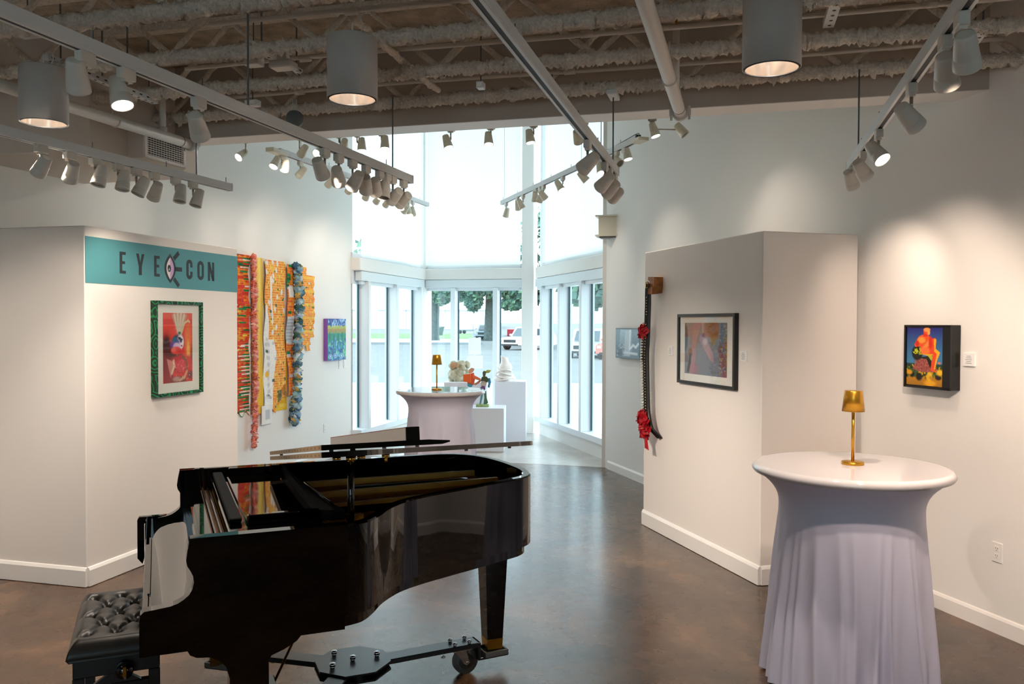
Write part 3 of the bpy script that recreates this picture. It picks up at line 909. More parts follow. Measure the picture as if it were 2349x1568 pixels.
# unseen downlights added behind the camera to brighten the foreground
for x, y in [(-2.4, .9), (.4, .2)]:
    pendant((x, y, 2.92), 'white cylinder downlight added out of view behind the camera, ' + ('left one' if x < 0 else 'right one'))

# ================================================================ pipes and ceiling hardware
def pipe(label, p0, p1, r, riser):
    d = (p1 - p0); L = d.length
    e = thing('sprinkler_pipe', label, 'pipe', p0, math.atan2(d.y, d.x))
    b = MB(); b.sm(); b.cyl((0, 0, 0), (L, 0, 0), r, n=20); b.build('pipe_run', pipe_paint, e)
    b = MB(); b.sm(); b.cyl((L - .11, 0, 0), (L - .105, 0, 0), r * 1.04, n=20); b.build('groove', slot_dark, e)
    c = MB(); c.sm(); c.cyl((L - .015, 0, 0), (L + .03, 0, 0), r * 1.35, n=20)
    cp = c.build('coupling', pipe_paint, e)
    for s in (-1, 1):
        m = MB(); m.box(L - .012, L + .028, s * r * 1.3 - .018, s * r * 1.3 + .018, -.022, .022, bevel=.004)
        m.cyl((L + .008, s * r * 1.5, -.045), (L + .008, s * r * 1.5, .04), .008, n=8)
        m.build('bolt_pad', pipe_paint, cp)
    b = MB(); b.sm(); b.cyl((riser, 0, 0), (riser, 0, .42), .022, n=14); b.cyl((riser, 0, 0), (riser, 0, .06), .03, n=14); b.build('riser', pipe_paint, e)
    b = MB(); b.cyl((riser, 0, .42), (riser, 0, .47), .008, n=8); b.cyl((riser - .02, 0, .45), (riser + .02, 0, .45), .006, n=6); b.build('sprinkler_head', brass, e)
    h = MB(); h.sm(); h.tube([(L - .75, r * 1.05 * math.cos(a), r * 1.05 * math.sin(a)) for a in np.linspace(PI, 2 * PI, 12)] + [(L - .75, .012, .1), (L - .75, 0, .2)], .006, 6); h.build('hanger', pipe_paint, e)
    return e
pipe('thick white sprinkler pipe running beside the right downlight', Vector((0.10, 1.9, 3.13)), Vector((1.051, 5.282, 3.13)), .037, 3.513 - .34)
pipe('thick white sprinkler pipe running above the air duct', Vector((-3.3, 3.3, 3.13)), Vector((-2.402, 6.265, 3.13)), .037, 3.098 - .30)

sp = thing('ball_speaker', 'round grey ball speaker under the joist by the beam', 'speaker', (-1.443, 5.564, 3.15))
b = MB(); b.sm(); b.sphere((0, 0, 0), .058, 24, 16); b.build('ball', mat('speaker_grey', '#5f6668', .6), sp)
b = MB(); b.sm(); b.tube([(.0595 * math.cos(a) * .8, -.0595 * .6, .0595 * math.sin(a) * .8) for a in np.linspace(0.4, 2.6, 14)], .0025, 6); b.build('seam', mat('speaker_seam', '#8b9193', .5), sp)
b = MB(); b.cyl((-.012, 0, .055), (-.012, 0, .13), .003, n=6); b.cyl((.012, 0, .055), (.012, 0, .13), .003, n=6); b.build('bracket', pipe_paint, sp)

def strut(label, p0, p1, w=.04, holes=8):
    d = (Vector(p1) - Vector(p0)); L = d.length
    e = thing('strut_channel', label, 'strut', p0, math.atan2(d.y, d.x))
    b = MB(); b.box(0, L, -w / 2, w / 2, 0, .035); b.build('channel', track_white, e)
    b = MB()
    for i in range(holes):
        x = L * (i + .5) / holes
        b.cyl((x, -w * .05, -.001), (x, -w * .05, .002), .009, n=10); b.box(x - .012, x + .012, -w / 2 - .001, -w / 2 + .002, .014, .022)
    b.build('hole', slot_dark, e)
    for f_ in (.2, .8):
        b = MB(); b.cyl((L * f_, 0, .035), (L * f_, 0, DECK - p0[2]), .005, n=6); b.build('hanging_rod', rod_steel, e)
strut('slotted white strut channel left of the middle downlight', (-1.50, 4.78, 3.37), (-1.324, 5.42, 3.37))
strut('slotted white strut channel at upper right edge of the ceiling', (1.50, 3.85, 3.35), (1.645, 4.40, 3.35), .055)
strut('slotted white strut channel behind the left downlight', (-2.72, 4.9, 3.33), (-2.60, 5.50, 3.33))
strut('short slotted strut channel beside the riser at left', (-2.45, 5.25, 3.25), (-2.37, 5.58, 3.25), .04, 5)
strut('slotted white strut channel by the right wall', (2.44, 4.35, 3.33), (2.52, 4.62, 3.33), .05, 5)
for lab, loc, s in [('white junction box on the strut left of the middle downlight', (-1.54, 5.0, 3.36), (.05, .04, .035)), ('small white box under the joist above the ball speaker', (-1.70, 5.50, 3.235), (.045, .03, .02)),
                    ('small white clip box under the joist near the middle', (-.194, 5.09, 3.24), (.022, .03, .02)), ('white box above the left downlight', (-2.62, 4.55, 3.40), (.07, .05, .055))]:
    e = thing('junction_box', lab, 'box', loc, ROT_B)
    b = MB(); b.box(-s[0], s[0], -s[1], s[1], -s[2], s[2], bevel=.004); b.build('box_body', track_white, e)
    b = MB(); b.box(-s[0] * .7, s[0] * .7, -s[1] - .003, -s[1], -s[2] * .6, s[2] * .6); b.build('cover', plate_white, e)
    b = MB(); b.cyl((0, 0, s[2]), (0, 0, 3.60 - loc[2]), .004, n=6); b.build('hanging_wire', rod_steel, e)
e = thing('emergency_light', 'flat clear emergency lamp below the strut channel', 'ceiling light', (-1.337, 4.903, 3.30), ROT_B)
b = MB(); b.box(-.07, .07, -.05, .05, -.022, .022, bevel=.008); b.build('diffuser', mat('clear_diffuser', '#b9b4ab', .3), e)
b = MB(); b.box(-.03, .03, -.02, .02, .02, .075); b.build('mount', track_white, e)
dg = MB(); dg.sm()
pp = [Vector((-0.86, 4.45, 3.42)), Vector((-0.49, 5.50, 3.32))]
dg.tube([pp[0].lerp(pp[1], t) + Vector((rng.normal(0, .004), 0, rng.normal(0, .004))) for t in np.linspace(0, 1, 40)], [.018 + abs(rng.normal(0, .003)) for _ in range(40)], 8)
tag(dg.build('bridging_bar', spray), 'furry diagonal bridging bar right of the middle downlight', 'brace')
# ================================================================ things on the walls
def wall_frame(name, org, rz, label, cat, group=None):
    return thing(name, label, cat, org, rz, group)
def picture_frame(e, x0, x1, z0, z1, depth, bar, m, y=0.0):
    """four mitred bars, front face at y - depth"""
    yf = y - depth
    def bar_(pts):
        b = MB(); b.prism(pts, -y + 0.0, depth - y if False else -yf, None, 'y'); return b
    o, i = (x0, x1, z0, z1), (x0 + bar, x1 - bar, z0 + bar, z1 - bar)
    for pts in ([(o[0], o[2]), (o[1], o[2]), (i[1], i[2]), (i[0], i[2])], [(o[1], o[2]), (o[1], o[3]), (i[1], i[3]), (i[1], i[2])],
                [(o[1], o[3]), (o[0], o[3]), (i[0], i[3]), (i[1], i[3])], [(o[0], o[3]), (o[0], o[2]), (i[0], i[2]), (i[0], i[3])]):
        bar_(pts).build('frame_bar', m, e)

# ---- banner with the letters --------------------------------------------------------
e = thing('wall_banner', 'teal banner with dark lettering across the left partition', 'sign', LPO, ROT_A)
b = MB(); b.box(0.004, 1.786, -.0025, -.0005, 2.070, 2.386); b.build('banner_sheet', teal, e)
ZB, ZT, YL = 2.152, 2.308, -.0028
def letter(name, polys):
    b = MB()
    for p in polys:
        b.prism(p, .0026, .0034, None, 'y')
    b.build(name, ink, e)
def rects(x0, w, rs): return [[(x0 + a * w, ZB + c * (ZT - ZB)), (x0 + bb_ * w, ZB + c * (ZT - ZB)), (x0 + bb_ * w, ZB + d_ * (ZT - ZB)), (x0 + a * w, ZB + d_ * (ZT - ZB))] for a, bb_, c, d_ in rs]
E_R = [(0, .42, 0, 1), (.42, 1, 0, .135), (.42, .88, .44, .57), (.42, 1, .865, 1)]
letter('letter_e', rects(.329, .062, E_R))
def zz(t): return ZB + t * (ZT - ZB)
letter('letter_y', [[(.527, zz(0)), (.559, zz(0)), (.559, zz(.42)), (.527, zz(.42))], [(.527, zz(.40)), (.543, zz(.40)), (.559, zz(.40)), (.587, zz(1)), (.560, zz(1)), (.543, zz(.58)), (.528, zz(1)), (.500, zz(1))]])
letter('letter_e', rects(.696, .062, E_R))
def rounded_ring(x0, x1, gap=None):
    """condensed O (or C with a gap on the right) as a chain of quads"""
    w, t = x1 - x0, .028
    r = w / 2
    cx = (x0 + x1) / 2
    outer, inner = [], []
    N = 40
    def pt(rad, a):
        top = math.sin(a) > 0
        cz = ZT - r if top else ZB + r
        return (cx + rad * math.cos(a), cz + rad * math.sin(a))
    angs = [2 * PI * i / N for i in range(N + 1)]
    if gap:
        angs = [a for a in np.linspace(.02, 2 * PI - .02, N + 1)]
    polys = []
    for a0, a1 in zip(angs[:-1], angs[1:]):
        p = [pt(r, a0 + 1e-4), pt(r, a1 - 1e-4), pt(r - t, a1 - 1e-4), pt(r - t, a0 + 1e-4)]
        polys.append(p)
    # long straight sides
    polys.append([(x0, ZB + r), (x0 + t, ZB + r), (x0 + t, ZT - r), (x0, ZT - r)])
    if gap:
        polys.append([(x1 - t, ZT - r), (x1, ZT - r), (x1, ZT - r - .022), (x1 - t, ZT - r - .022)])
        polys.append([(x1 - t, ZB + r), (x1, ZB + r), (x1, ZB + r + .022), (x1 - t, ZB + r + .022)])
    else:
        polys.append([(x1 - t, ZB + r), (x1, ZB + r), (x1, ZT - r), (x1 - t, ZT - r)])
    return polys
letter('letter_c', rounded_ring(1.079, 1.157, True))
letter('letter_o', rounded_ring(1.220, 1.306))
letter('letter_n', [[(1.361, zz(0)), (1.389, zz(0)), (1.389, zz(1)), (1.361, zz(1))], [(1.420, zz(0)), (1.448, zz(0)), (1.448, zz(1)), (1.420, zz(1))], [(1.361, zz(1)), (1.390, zz(1)), (1.448, zz(0)), (1.419, zz(0))]])
# the upright eye with three lashes
def vesica(cx, cz, hw, hh, n=24):
    pts = []
    for i in range(n + 1):
        t = -1 + 2 * i / n
        pts.append((cx + hw * (1 - t * t), cz + hh * t))
    for i in range(n - 1, 0, -1):
        t = -1 + 2 * i / n
        pts.append((cx - hw * (1 - t * t), cz + hh * t))
    return pts
ec = (.880, 2.222)
b = MB(); b.prism(vesica(ec[0], ec[1], .066, .113), .0026, .0034, None, 'y'); b.build('eye_outline', ink, e)
b = MB(); b.prism(vesica(ec[0], ec[1], .044, .086), .0034, .0038, None, 'y'); b.build('eye_white', mat('eye_white', '#f1e6e6', .5), e)
pts = [p for p in vesica(ec[0], ec[1], .044, .086) if p[0] >= ec[0] - 1e-6]
b = MB(); b.prism(pts, .0038, .0041, None, 'y'); b.build('eye_shade', mat('eye_lilac', '#cfa9d4', .5), e)
b = MB(); b.prism([(ec[0] - .012 + .020 * math.cos(a), ec[1] + .028 * math.sin(a)) for a in np.linspace(0, 2 * PI, 24)[:-1]], .0041, .0044, None, 'y'); b.build('pupil', ink, e)
b = MB(); b.prism([(ec[0] - .022, ec[1] - .014), (ec[0] - .008, ec[1] - .014), (ec[0] - .012, ec[1] + .006)], .0044, .0047, None, 'y'); b.build('glint', paper, e)
for p0, p1 in [((.925, 2.30), (.985, 2.352)), ((.935, 2.222), (1.024, 2.222)), ((.925, 2.145), (.985, 2.09))]:
    d = Vector((p1[0] - p0[0], p1[1] - p0[1])).normalized() * .0165
    n = (-d.y, d.x)
    b = MB(); b.prism([(p0[0] + n[0], p0[1] + n[1]), (p0[0] - n[0], p0[1] - n[1]), (p1[0] - n[0], p1[1] - n[1]), (p1[0] + n[0], p1[1] + n[1])], .0026, .0034, None, 'y'); b.build('eyelash', ink, e)

def card(org, rz, x, z, w, h, label, lines=5):
    p = Vector(org) + Matrix.Rotation(rz, 3, 'Z') @ Vector((x, 0, z))
    e = thing('caption_card', label, 'label', p, rz, 'caption cards beside the artworks')
    b = MB(); b.box(-w / 2, w / 2, -.012, 0, -h / 2, h / 2); b.build('card', paper, e)
    b = MB()
    for i in range(lines):
        l = w * (.18 + .14 * ((i * 37) % 5) / 5)
        b.box(-l, l, -.0126, -.012, h * (.28 - .14 * i) - h * .018, h * (.28 - .14 * i) + h * .018)
    b.build('print_line', mat('faint_ink', '#8b8b8b', .7), e)

# ---- red portrait in the green marbled frame ------------------------------------------
def malachite_mat():
    m = mat('malachite_frame', '#0b6a3c', 0.25, spec=.5)
    nt = m.node_tree
    tc = nt.nodes['Texture Coordinate']
    w = nt.nodes.new('ShaderNodeTexVoronoi'); w.inputs['Scale'].default_value = 9
    mu = nt.nodes.new('ShaderNodeMath'); mu.operation = 'MULTIPLY'; mu.inputs[1].default_value = 34
    si = nt.nodes.new('ShaderNodeMath'); si.operation = 'SINE'
    n = nt.nodes.new('ShaderNodeTexNoise'); n.inputs['Scale'].default_value = 6
    ad = nt.nodes.new('ShaderNodeMath'); ad.operation = 'ADD'
    m3 = nt.nodes.new('ShaderNodeMath'); m3.operation = 'MULTIPLY'; m3.inputs[1].default_value = 5
    r = nt.nodes.new('ShaderNodeValToRGB')
    r.color_ramp.elements[0].color = (*lin('#06301c'), 1); r.color_ramp.elements[1].color = (*lin('#128a4d'), 1)
    nt.links.new(tc.outputs['Object'], w.inputs['Vector']); nt.links.new(tc.outputs['Object'], n.inputs['Vector'])
    nt.links.new(w.outputs['Distance'], mu.inputs[0]); nt.links.new(n.outputs['Fac'], m3.inputs[0])
    nt.links.new(mu.outputs[0], ad.inputs[0]); nt.links.new(m3.outputs[0], ad.inputs[1]); nt.links.new(ad.outputs[0], si.inputs[0])
    nt.links.new(si.outputs[0], r.inputs['Fac']); nt.links.new(r.outputs['Color'], nt.nodes['Principled BSDF'].inputs['Base Color'])
    return m
malachite = malachite_mat()
e = thing('framed_portrait', 'red carnival portrait in a green marbled frame under the teal banner', 'picture', LPO + Vector((0, 0, 0)), ROT_A)
X0, X1, Z0, Z1 = .655, 1.232, 1.236, 1.968
picture_frame(e, X0, X1, Z0, Z1, .046, .024, malachite)
b = MB(); b.box(X0 + .02, X1 - .02, -.022, -.002, Z0 + .02, Z1 - .02); b.build('mat_board', white_mat, e)
cv = Canvas(120, 178, '#e23a2c')
cv.grad(0, .09, '#e85a45', '#e6503f').grad(.09, .17, '#e02d22', '#d9281e').grad(.17, .55, '#ec4a38', '#d92a20')
cv.ell(.1, .62, .2, .3, '#7b1410', .8); cv.ell(.95, .6, .16, .14, '#5a2018', .7); cv.ell(.85, .42, .12, .28, '#f2783a', .8)
cv.ell(.85, .55, .05, .14, '#f7b25a', .8); cv.ell(.12, .45, .12, .12, '#35100d', .8); cv.ell(.3, .55, .25, .1, '#5c0f10', .7)
for i in range(9):
    cv.line([(.52 + .01 * i, .30), (.50 + .055 * (i - 3), .01 + .008 * abs(i - 4))], .035, '#e7dccb' if i % 2 else '#b7a68b', .8)
cv.line([(.63, .28), (.72, .15), (.85, .11), (.9, .13)], .022, '#e0c9a0', .9)
cv.ell(.55, .29, .05, .02, '#2b6b44', .5)
cv.ell(.50, .41, .20, .10, '#1d2233', .35); cv.ell(.58, .42, .115, .105, '#ead9e6', .25); cv.ell(.42, .43, .13, .07, '#3a3f9a', .5); cv.ell(.38, .38, .06, .04, '#1f6a80', .5)
cv.ell(.33, .46, .09, .04, '#6d3a9c', .6); cv.ell(.46, .48, .12, .05, '#d9b8d8', .5)
cv.ell(.56, .37, .065, .022, '#20192a', .4, .2); cv.ell(.63, .385, .03, .012, '#15101a', .4); cv.ell(.665, .43, .022, .03, '#f0dbe2', .5); cv.ell(.62, .475, .03, .012, '#a32138', .4); cv.ell(.60, .40, .04, .03, '#3b2a4a', .6)
cv.ell(.44, .54, .18, .055, '#e23d38', .3); cv.ell(.36, .53, .08, .035, '#f0685a', .5); cv.ell(.55, .55, .06, .03, '#d92c30', .5)
cv.line([(.22, .58), (.32, .605), (.48, .615), (.62, .60)], .018, '#40342c', .8)
cv.ell(.55, .74, .28, .13, '#c8202d', .3); cv.ell(.60, .76, .17, .08, '#e24453', .7); cv.ell(.86, .72, .13, .1, '#d8302c', .5)
cv.line([(.66, .63), (.76, .68), (.80, .75), (.78, .82)], .03, '#7a5a3a', .8)
cv.poly([(.05, .60), (.2, .66), (.36, .95), (.3, 1), (.02, 1)], '#8f1a20', .8); cv.poly([(.12, .65), (.36, .70), (.32, .80), (.25, .93)], '#d88f86', .8); cv.line([(.35, .69), (.37, .76), (.29, .86)], .03, '#e6d2b6', .9)
cv.ell(.5, .97, .3, .06, '#8c3c38', .6); cv.ell(.45, .95, .12, .035, '#c59a92', .6); cv.line([(.55, .97), (.72, .93), (.80, .85)], .03, '#d7b98f', .8); cv.ell(.92, .90, .10, .06, '#7e3a38', .6)
cv.dots(60, (.35, .6, .95, .98), .008, ['#f3e0c8', '#f6b9a8', '#7a1016'], .005); cv.grain(.05)
print_mesh(cv, .764, 1.121, 1.334, 1.878, -.0235, 'print', print_matte, e)
b = MB(); b.box(X0 + .02, X1 - .02, -.034, -.032, Z0 + .02, Z1 - .02); b.build('glazing', picture_glass, e)
card(LPO, ROT_A, 1.272, 1.585, .06, .085, 'small white caption card right of the green marbled frame')

# ---- right partition: framed photograph, belt, cards -----------------------------------
e = thing('framed_photograph', 'black framed square photograph in a wide white mat on the right partition', 'picture', RPO, ROT_R)
# local x = -R measured from the near corner
X0, X1, Z0, Z1 = -1.158, -.291, 1.327, 1.884
picture_frame(e, X0, X1, Z0, Z1, .036, .024, black_frame)
b = MB(); b.box(X0 + .02, X1 - .02, -.018, -.002, Z0 + .02, Z1 - .02); b.build('mat_board', mat('photo_mat', '#efebea', .8), e)
cv = Canvas(110, 90, '#8f8c96')
cv.grad(0, 1, '#908a90', '#7a7f92'); cv.poly([(.22, 0), (.42, 0), (.30, .35), (.25, .95), (.12, 1)], '#b9878f', .75); cv.line([(.02, .25), (.30, .05)], .06, '#b07d86', .7)
cv.poly([(.42, 0), (.52, 0), (.55, .36), (.68, .55), (.72, .75), (.62, .70), (.45, .45)], '#c79aa0', .8); cv.ell(.47, .32, .10, .10, '#a69bc4', .5); cv.ell(.50, .36, .05, .06, '#d6c2c6', .6); cv.ell(.47, .24, .05, .04, '#6d62a4', .6)
cv.ell(.25, .9, .1, .12, '#b36a78', .7, op=.6); cv.ell(.0, .3, .08, .28, '#2f3c55', .4)
cv.poly([(.5, 0), (.79, 0), (.78, .28), (.62, .28), (.52, .16)], '#9c5a2c'); cv.poly([(.62, .26), (.76, .26), (.72, .40), (.66, .44)], '#a07a2c')
for i in range(14): cv.line([(.5, .02 * i), (.79, .02 * i + .01)], .03, '#c4792f' if i % 2 else '#6c3d28', .35)
cv.poly([(.86, 0), (1, 0), (1, .95), (.94, .9), (.82, .45)], '#5c6f86'); cv.poly([(.93, 0), (1, 0), (1, .98), (.95, .8)], '#8a6a3c', .8); cv.line([(.86, .5), (.95, .98)], .06, '#7c3b55', .7)
cv.dots(120, (.83, .0, 1, .95), .012, ['#3f5878', '#96a4b2', '#6d5136', '#a58a45']); cv.poly([(.105, .505), (.185, .505), (.20, .635), (.09, .635)], '#8e5a34'); cv.line([(.145, .63), (.13, .78), (.09, .94)], .03, '#2c2a2c'); cv.grain(.04)
print_mesh(cv, -1.056, -.416, 1.409, 1.814, -.0195, 'print', print_matte, e)
b = MB(); b.box(X0 + .02, X1 - .02, -.029, -.027, Z0 + .02, Z1 - .02); b.build('glazing', picture_glass, e)
card(RPO, ROT_R, -1.325, 1.58, .075, .075, 'small white caption card between the belt and the framed photograph')
card(RPO, ROT_R, -.212, 1.578, .085, .075, 'small white caption card right of the framed photograph')

# studded belt hanging from a carved wooden block
e = thing('belt_sculpture', 'long studded black belt with red roses hung from a carved wood block', 'sculpture', RPO, ROT_R)
def belt_block():
    b = MB(); bm = b
    b.prism([(-1.60, 2.09), (-1.575, 2.065), (-1.50, 2.07), (-1.485, 2.12), (-1.487, 2.205), (-1.60, 2.212), (-1.607, 2.185), (-1.575, 2.172), (-1.578, 2.16), (-1.612, 2.165), (-1.612, 2.13), (-1.602, 2.125)], 0, .085, None, 'y')
    b.build('wood_block', wood, e)
    b = MB(); b.prism([(-1.595, 2.06), (-1.49, 2.06), (-1.485, 2.125), (-1.60, 2.10)], .05, .10, None, 'y'); b.build('wood_block', wood, e)
belt_block()
BX = [(-1.565, 2.15), (-1.575, 2.06), (-1.575, 1.98), (-1.582, 1.85), (-1.590, 1.70), (-1.605, 1.55), (-1.60, 1.40), (-1.59, 1.25), (-1.585, 1.15), (-1.575, 1.05), (-1.545, .965), (-1.50, .90), (-1.483, .855), (-1.49, .82)]
cl = smooth_curve([(x, -.10 + .0 * z, z) for x, z in BX], 6)
w_ = .022
b = MB(); b.sm()
vs, fs = [], []
for i, p in enumerate(cl):
    t = (cl[min(i + 1, len(cl) - 1)] - cl[max(i - 1, 0)]).normalized()
    yo = .0 if i < len(cl) - 14 else .0065 * (i - len(cl) + 14)
    n = Vector((-t.z, 0, t.x)) * -1
    for dx, dy in ((-w_, 0), (w_, 0), (w_, .006), (-w_, .006)):
        vs.append(p + Vector((dx * .62, dy + yo + dx * .9, 0)))
for i in range(len(cl) - 1):
    for k in range(4): fs.append((i * 4 + k, i * 4 + (k + 1) % 4, (i + 1) * 4 + (k + 1) % 4, (i + 1) * 4 + k))
b.add(vs, fs); b.build('strap', leather, e)
sp_, sm_, rf = MB(), MB(), MB()
spike_me = MB().sm(); spike_me.cyl((0, 0, 0), (-.038, -.008, 0), .0095, .003, 8); spike_me = spike_me.mesh('spike', stud_m)
stud_me = MB().sm(); stud_me.sphere((0, 0, 0), (.006, .005, .006), 8, 5); stud_me = stud_me.mesh('stud', stud_m)
for k in range(31):
    z = 1.80 - k * .0243
    i = min(range(len(cl)), key=lambda q_: abs(cl[q_].z - z)); p = cl[i]
    o = child('spike', spike_me, e, Matrix.Translation((p.x - .028, p.y - .012, z)))
    o = child('stud', stud_me, e, Matrix.Translation((p.x - .004, p.y - .010, z)))
    rf.sphere((p.x - .02, p.y - .004, z - .012), (.014, .010, .013), 7, 5, None, lambda d: 1 + .25 * math.sin(9 * d.x + 5 * d.z))
for k in range(7):
    z = 2.03 - k * .024
    child('stud', stud_me, e, Matrix.Translation((-1.578 + .004 * (k % 2), -.111, z)))
rf.build('ribbon_backing', mat('dark_red_ribbon', '#6d1420', .5), e)
b = MB().sm(); b.tube([(-1.58, -.115, 2.165), (-1.545, -.115, 2.165), (-1.545, -.115, 2.115), (-1.58, -.115, 2.115), (-1.58, -.115, 2.165)], .005, 8); b.build('buckle', brass, e)
b = MB(); b.box(-1.60, -1.553, -.113, -.097, 2.03, 2.045, bevel=.003); b.build('keeper_loop', leather, e)
def rose(c, r, n, seed):
    b = MB(); b.sm()
    rg = np.random.default_rng(seed)
    for k in range(n):
        th = k * 2.4; rr = r * math.sqrt((k + .5) / n)
        ctr = Vector((c[0] + rr * math.cos(th), c[1] - r * .5 * (1 - rr / r), c[2] + rr * math.sin(th)))
        s = r * (.36 + .25 * rr / r)
        q = Matrix.Translation(ctr) @ Matrix.Rotation(-th, 4, 'Y') @ Matrix.Rotation(rg.uniform(-.6, .6), 4, 'X') @ Matrix.Rotation(rg.uniform(.3, 1.1), 4, 'Z')
        vs = [(s * math.cos(a) * (1 + .12 * rg.normal()), .25 * s * math.cos(2 * a) + .1 * s * rg.normal(), s * math.sin(a)) for a in np.linspace(0, 2 * PI, 9)[:-1]] + [(0, s * .35, 0)]
        b.add(vs, [(i, (i + 1) % 8, 8) for i in range(8)], q)
    return b
rose((-1.635, -.12, 1.735), .058, 22, 3).build('ribbon_rose', red_rose, e)
rose((-1.625, -.125, .985), .062, 26, 4).build('ribbon_rose', red_rose, e)
rose((-1.575, -.125, .895), .068, 26, 5).build('ribbon_rose', red_rose, e)
rose((-1.64, -.12, .875), .035, 12, 6).build('ribbon_rose', red_rose, e)
b = MB().sm()
xs = [(-1.578, .86), (-1.57, .80), (-1.55, .72)]
vs = []
for (x, z) in [(-1.578, .87), (-1.572, .80), (-1.556, .722)]:
    wd = .022 + (.87 - z) * .12
    vs += [(x - wd, -.11, z), (x, -.125, z + .012 * (z < .75)), (x + wd, -.108, z - .005)]
b.add(vs, [(0, 1, 4, 3), (1, 2, 5, 4), (3, 4, 7, 6), (4, 5, 8, 7)]); b.build('ribbon_tail', red_rose, e)

# ---- right wall: orange figure on a black cased screen ---------------------------------
OR_ = RW
e = thing('boxed_picture', 'deep black boxed picture of an orange seated figure on blue', 'picture', RW, ROT_R)
sx = lambda s: -s
X0, X1, Z0, Z1 = -.163, .222, 1.398, 1.802
b = MB(); b.box(X0, X1, -.075, -.002, Z0, Z1, bevel=.003); b.build('case', black_frame, e)
cv = Canvas(96, 150, '#1c2b7a')
cv.grad(0, .62, '#23207e', '#3f86b0'); cv.grad(.62, .66, '#1d4a4e', '#183a30'); cv.grad(.66, .84, '#24451d', '#3c4a16'); cv.grad(.84, 1, '#c8870f', '#a8750c')
cv.dots(150, (0, .66, 1, .86), .022, ['#e9b41f', '#2c5a1c', '#16280f', '#c98d18', '#3c6a22'], .018)
cv.poly([(.18, .72), (.28, .56), (.42, .53), (.62, .53), (.78, .6), (.86, .74), (.6, .77), (.35, .76)], '#a0524a'); cv.dots(120, (.22, .55, .82, .75), .012, ['#c06a5c', '#7a3a36'], .01)
cv.ell(.30, .44, .15, .13, '#12150b', .25); cv.poly([(.28, .53), (.66, .48), (.72, .70), (.66, .70), (.56, .54)], '#141708')
cv.dots(16, (.20, .36, .42, .47), .026, ['#d9df2a', '#b8c425'], .012); cv.poly([(.36, .45), (.72, .46), (.74, .55), (.68, .56), (.60, .49)], '#c9c21f', .9)
cv.poly([(.34, .16), (.44, .125), (.52, .14), (.60, .14), (.66, .17), (.66, .45), (.42, .45), (.38, .33), (.24, .34), (.22, .30), (.28, .22)], '#ee5a1e')
cv.ell(.555, .075, .085, .075, '#f0541c', .2); cv.ell(.56, .04, .09, .035, '#f3a04a', .3); cv.ell(.61, .09, .035, .04, '#f6b04e', .4); cv.poly([(.48, .09), (.58, .13), (.56, .16), (.46, .15)], '#e0301c')
cv.poly([(.62, .19), (.80, .18), (.82, .25), (.78, .38), (.90, .41), (.84, .55), (.78, .74), (.66, .74), (.72, .50), (.66, .45)], '#ee4a1c'); cv.poly([(.75, .19), (.81, .20), (.80, .36), (.92, .42), (.84, .56), (.79, .72), (.76, .70), (.83, .45), (.76, .40)], '#f7b62a')
cv.poly([(.40, .45), (.72, .45), (.74, .47), (.48, .475)], '#f2b428'); cv.line([(.64, .24), (.44, .40)], .05, '#f8a24a', .8); cv.ell(.42, .22, .10, .05, '#f7a23c', .6); cv.ell(.52, .40, .12, .06, '#fb7a3a', .6); cv.ell(.30, .28, .05, .05, '#d62a14', .6); cv.ell(.66, .26, .05, .10, '#e0261a', .6); cv.poly([(.66, .68), (.80, .72), (.82, .76), (.70, .74)], '#e65a1e')
cv.ell(.17, .82, .06, .05, '#120f08', .5); cv.ell(.36, .85, .09, .07, '#15120a', .5); cv.ell(.88, .84, .09, .05, '#17140a', .5); cv.ell(.08, .78, .08, .04, '#e3a518', .7); cv.ell(.92, .76, .09, .05, '#f0c026', .7); cv.ell(.65, .8, .07, .04, '#eec029', .6); cv.ell(.66, .95, .16, .05, '#f0a90e', .6); cv.line([(.66, .95), (.60, .84)], .05, '#eeb31c'); cv.ell(.90, .60, .04, .02, '#e2774a', .5); cv.grain(.03)
print_mesh(cv, X0 + .018, X1 - .018 - .045, Z0 + .018, Z1 - .016, -.0765, 'print', attr_mat('screen_print', .22, .5), e)
b = MB(); b.box(X0, X1, -.084, -.074, Z1 - .012, Z1); b.box(X0, X1, -.084, -.074, Z0, Z0 + .014); b.box(X0, X0 + .014, -.084, -.074, Z0, Z1); b.box(X1 - .06, X1, -.084, -.074, Z0, Z1); b.build('front_rim', black_frame, e)
card(RW, ROT_R, .292, 1.592, .085, .078, 'small white caption card right of the boxed orange figure')
def outlet(org, rz, x, z, label):
    p = Vector(org) + Matrix.Rotation(rz, 3, 'Z') @ Vector((x, 0, z))
    e = thing('wall_outlet', label, 'outlet', p, rz)
    b = MB(); b.box(-.037, .037, -.007, 0, -.059, .059, bevel=.003); b.build('cover_plate', plate_white, e)
    for s in (-1, 1):
        b = MB(); b.box(-.017, .017, -.009, -.007, s * .021 - .015, s * .021 + .015, bevel=.0009); f = b.build('socket', plate_white, e)
        b = MB(); b.box(-.008, -.0055, -.0094, -.009, s * .021 - .001, s * .021 + .008); b.box(.0055, .008, -.0094, -.009, s * .021 - .001, s * .021 + .007); b.box(-.002, .002, -.0094, -.009, s * .021 - .010, s * .021 - .006); b.build('slot', slot_dark, f)
outlet(RW, ROT_R, .512, .474, 'white double wall outlet low on the right wall')
outlet(LW, ROT_A, -.83, .42, 'white double wall outlet low on the left wall beside the window')
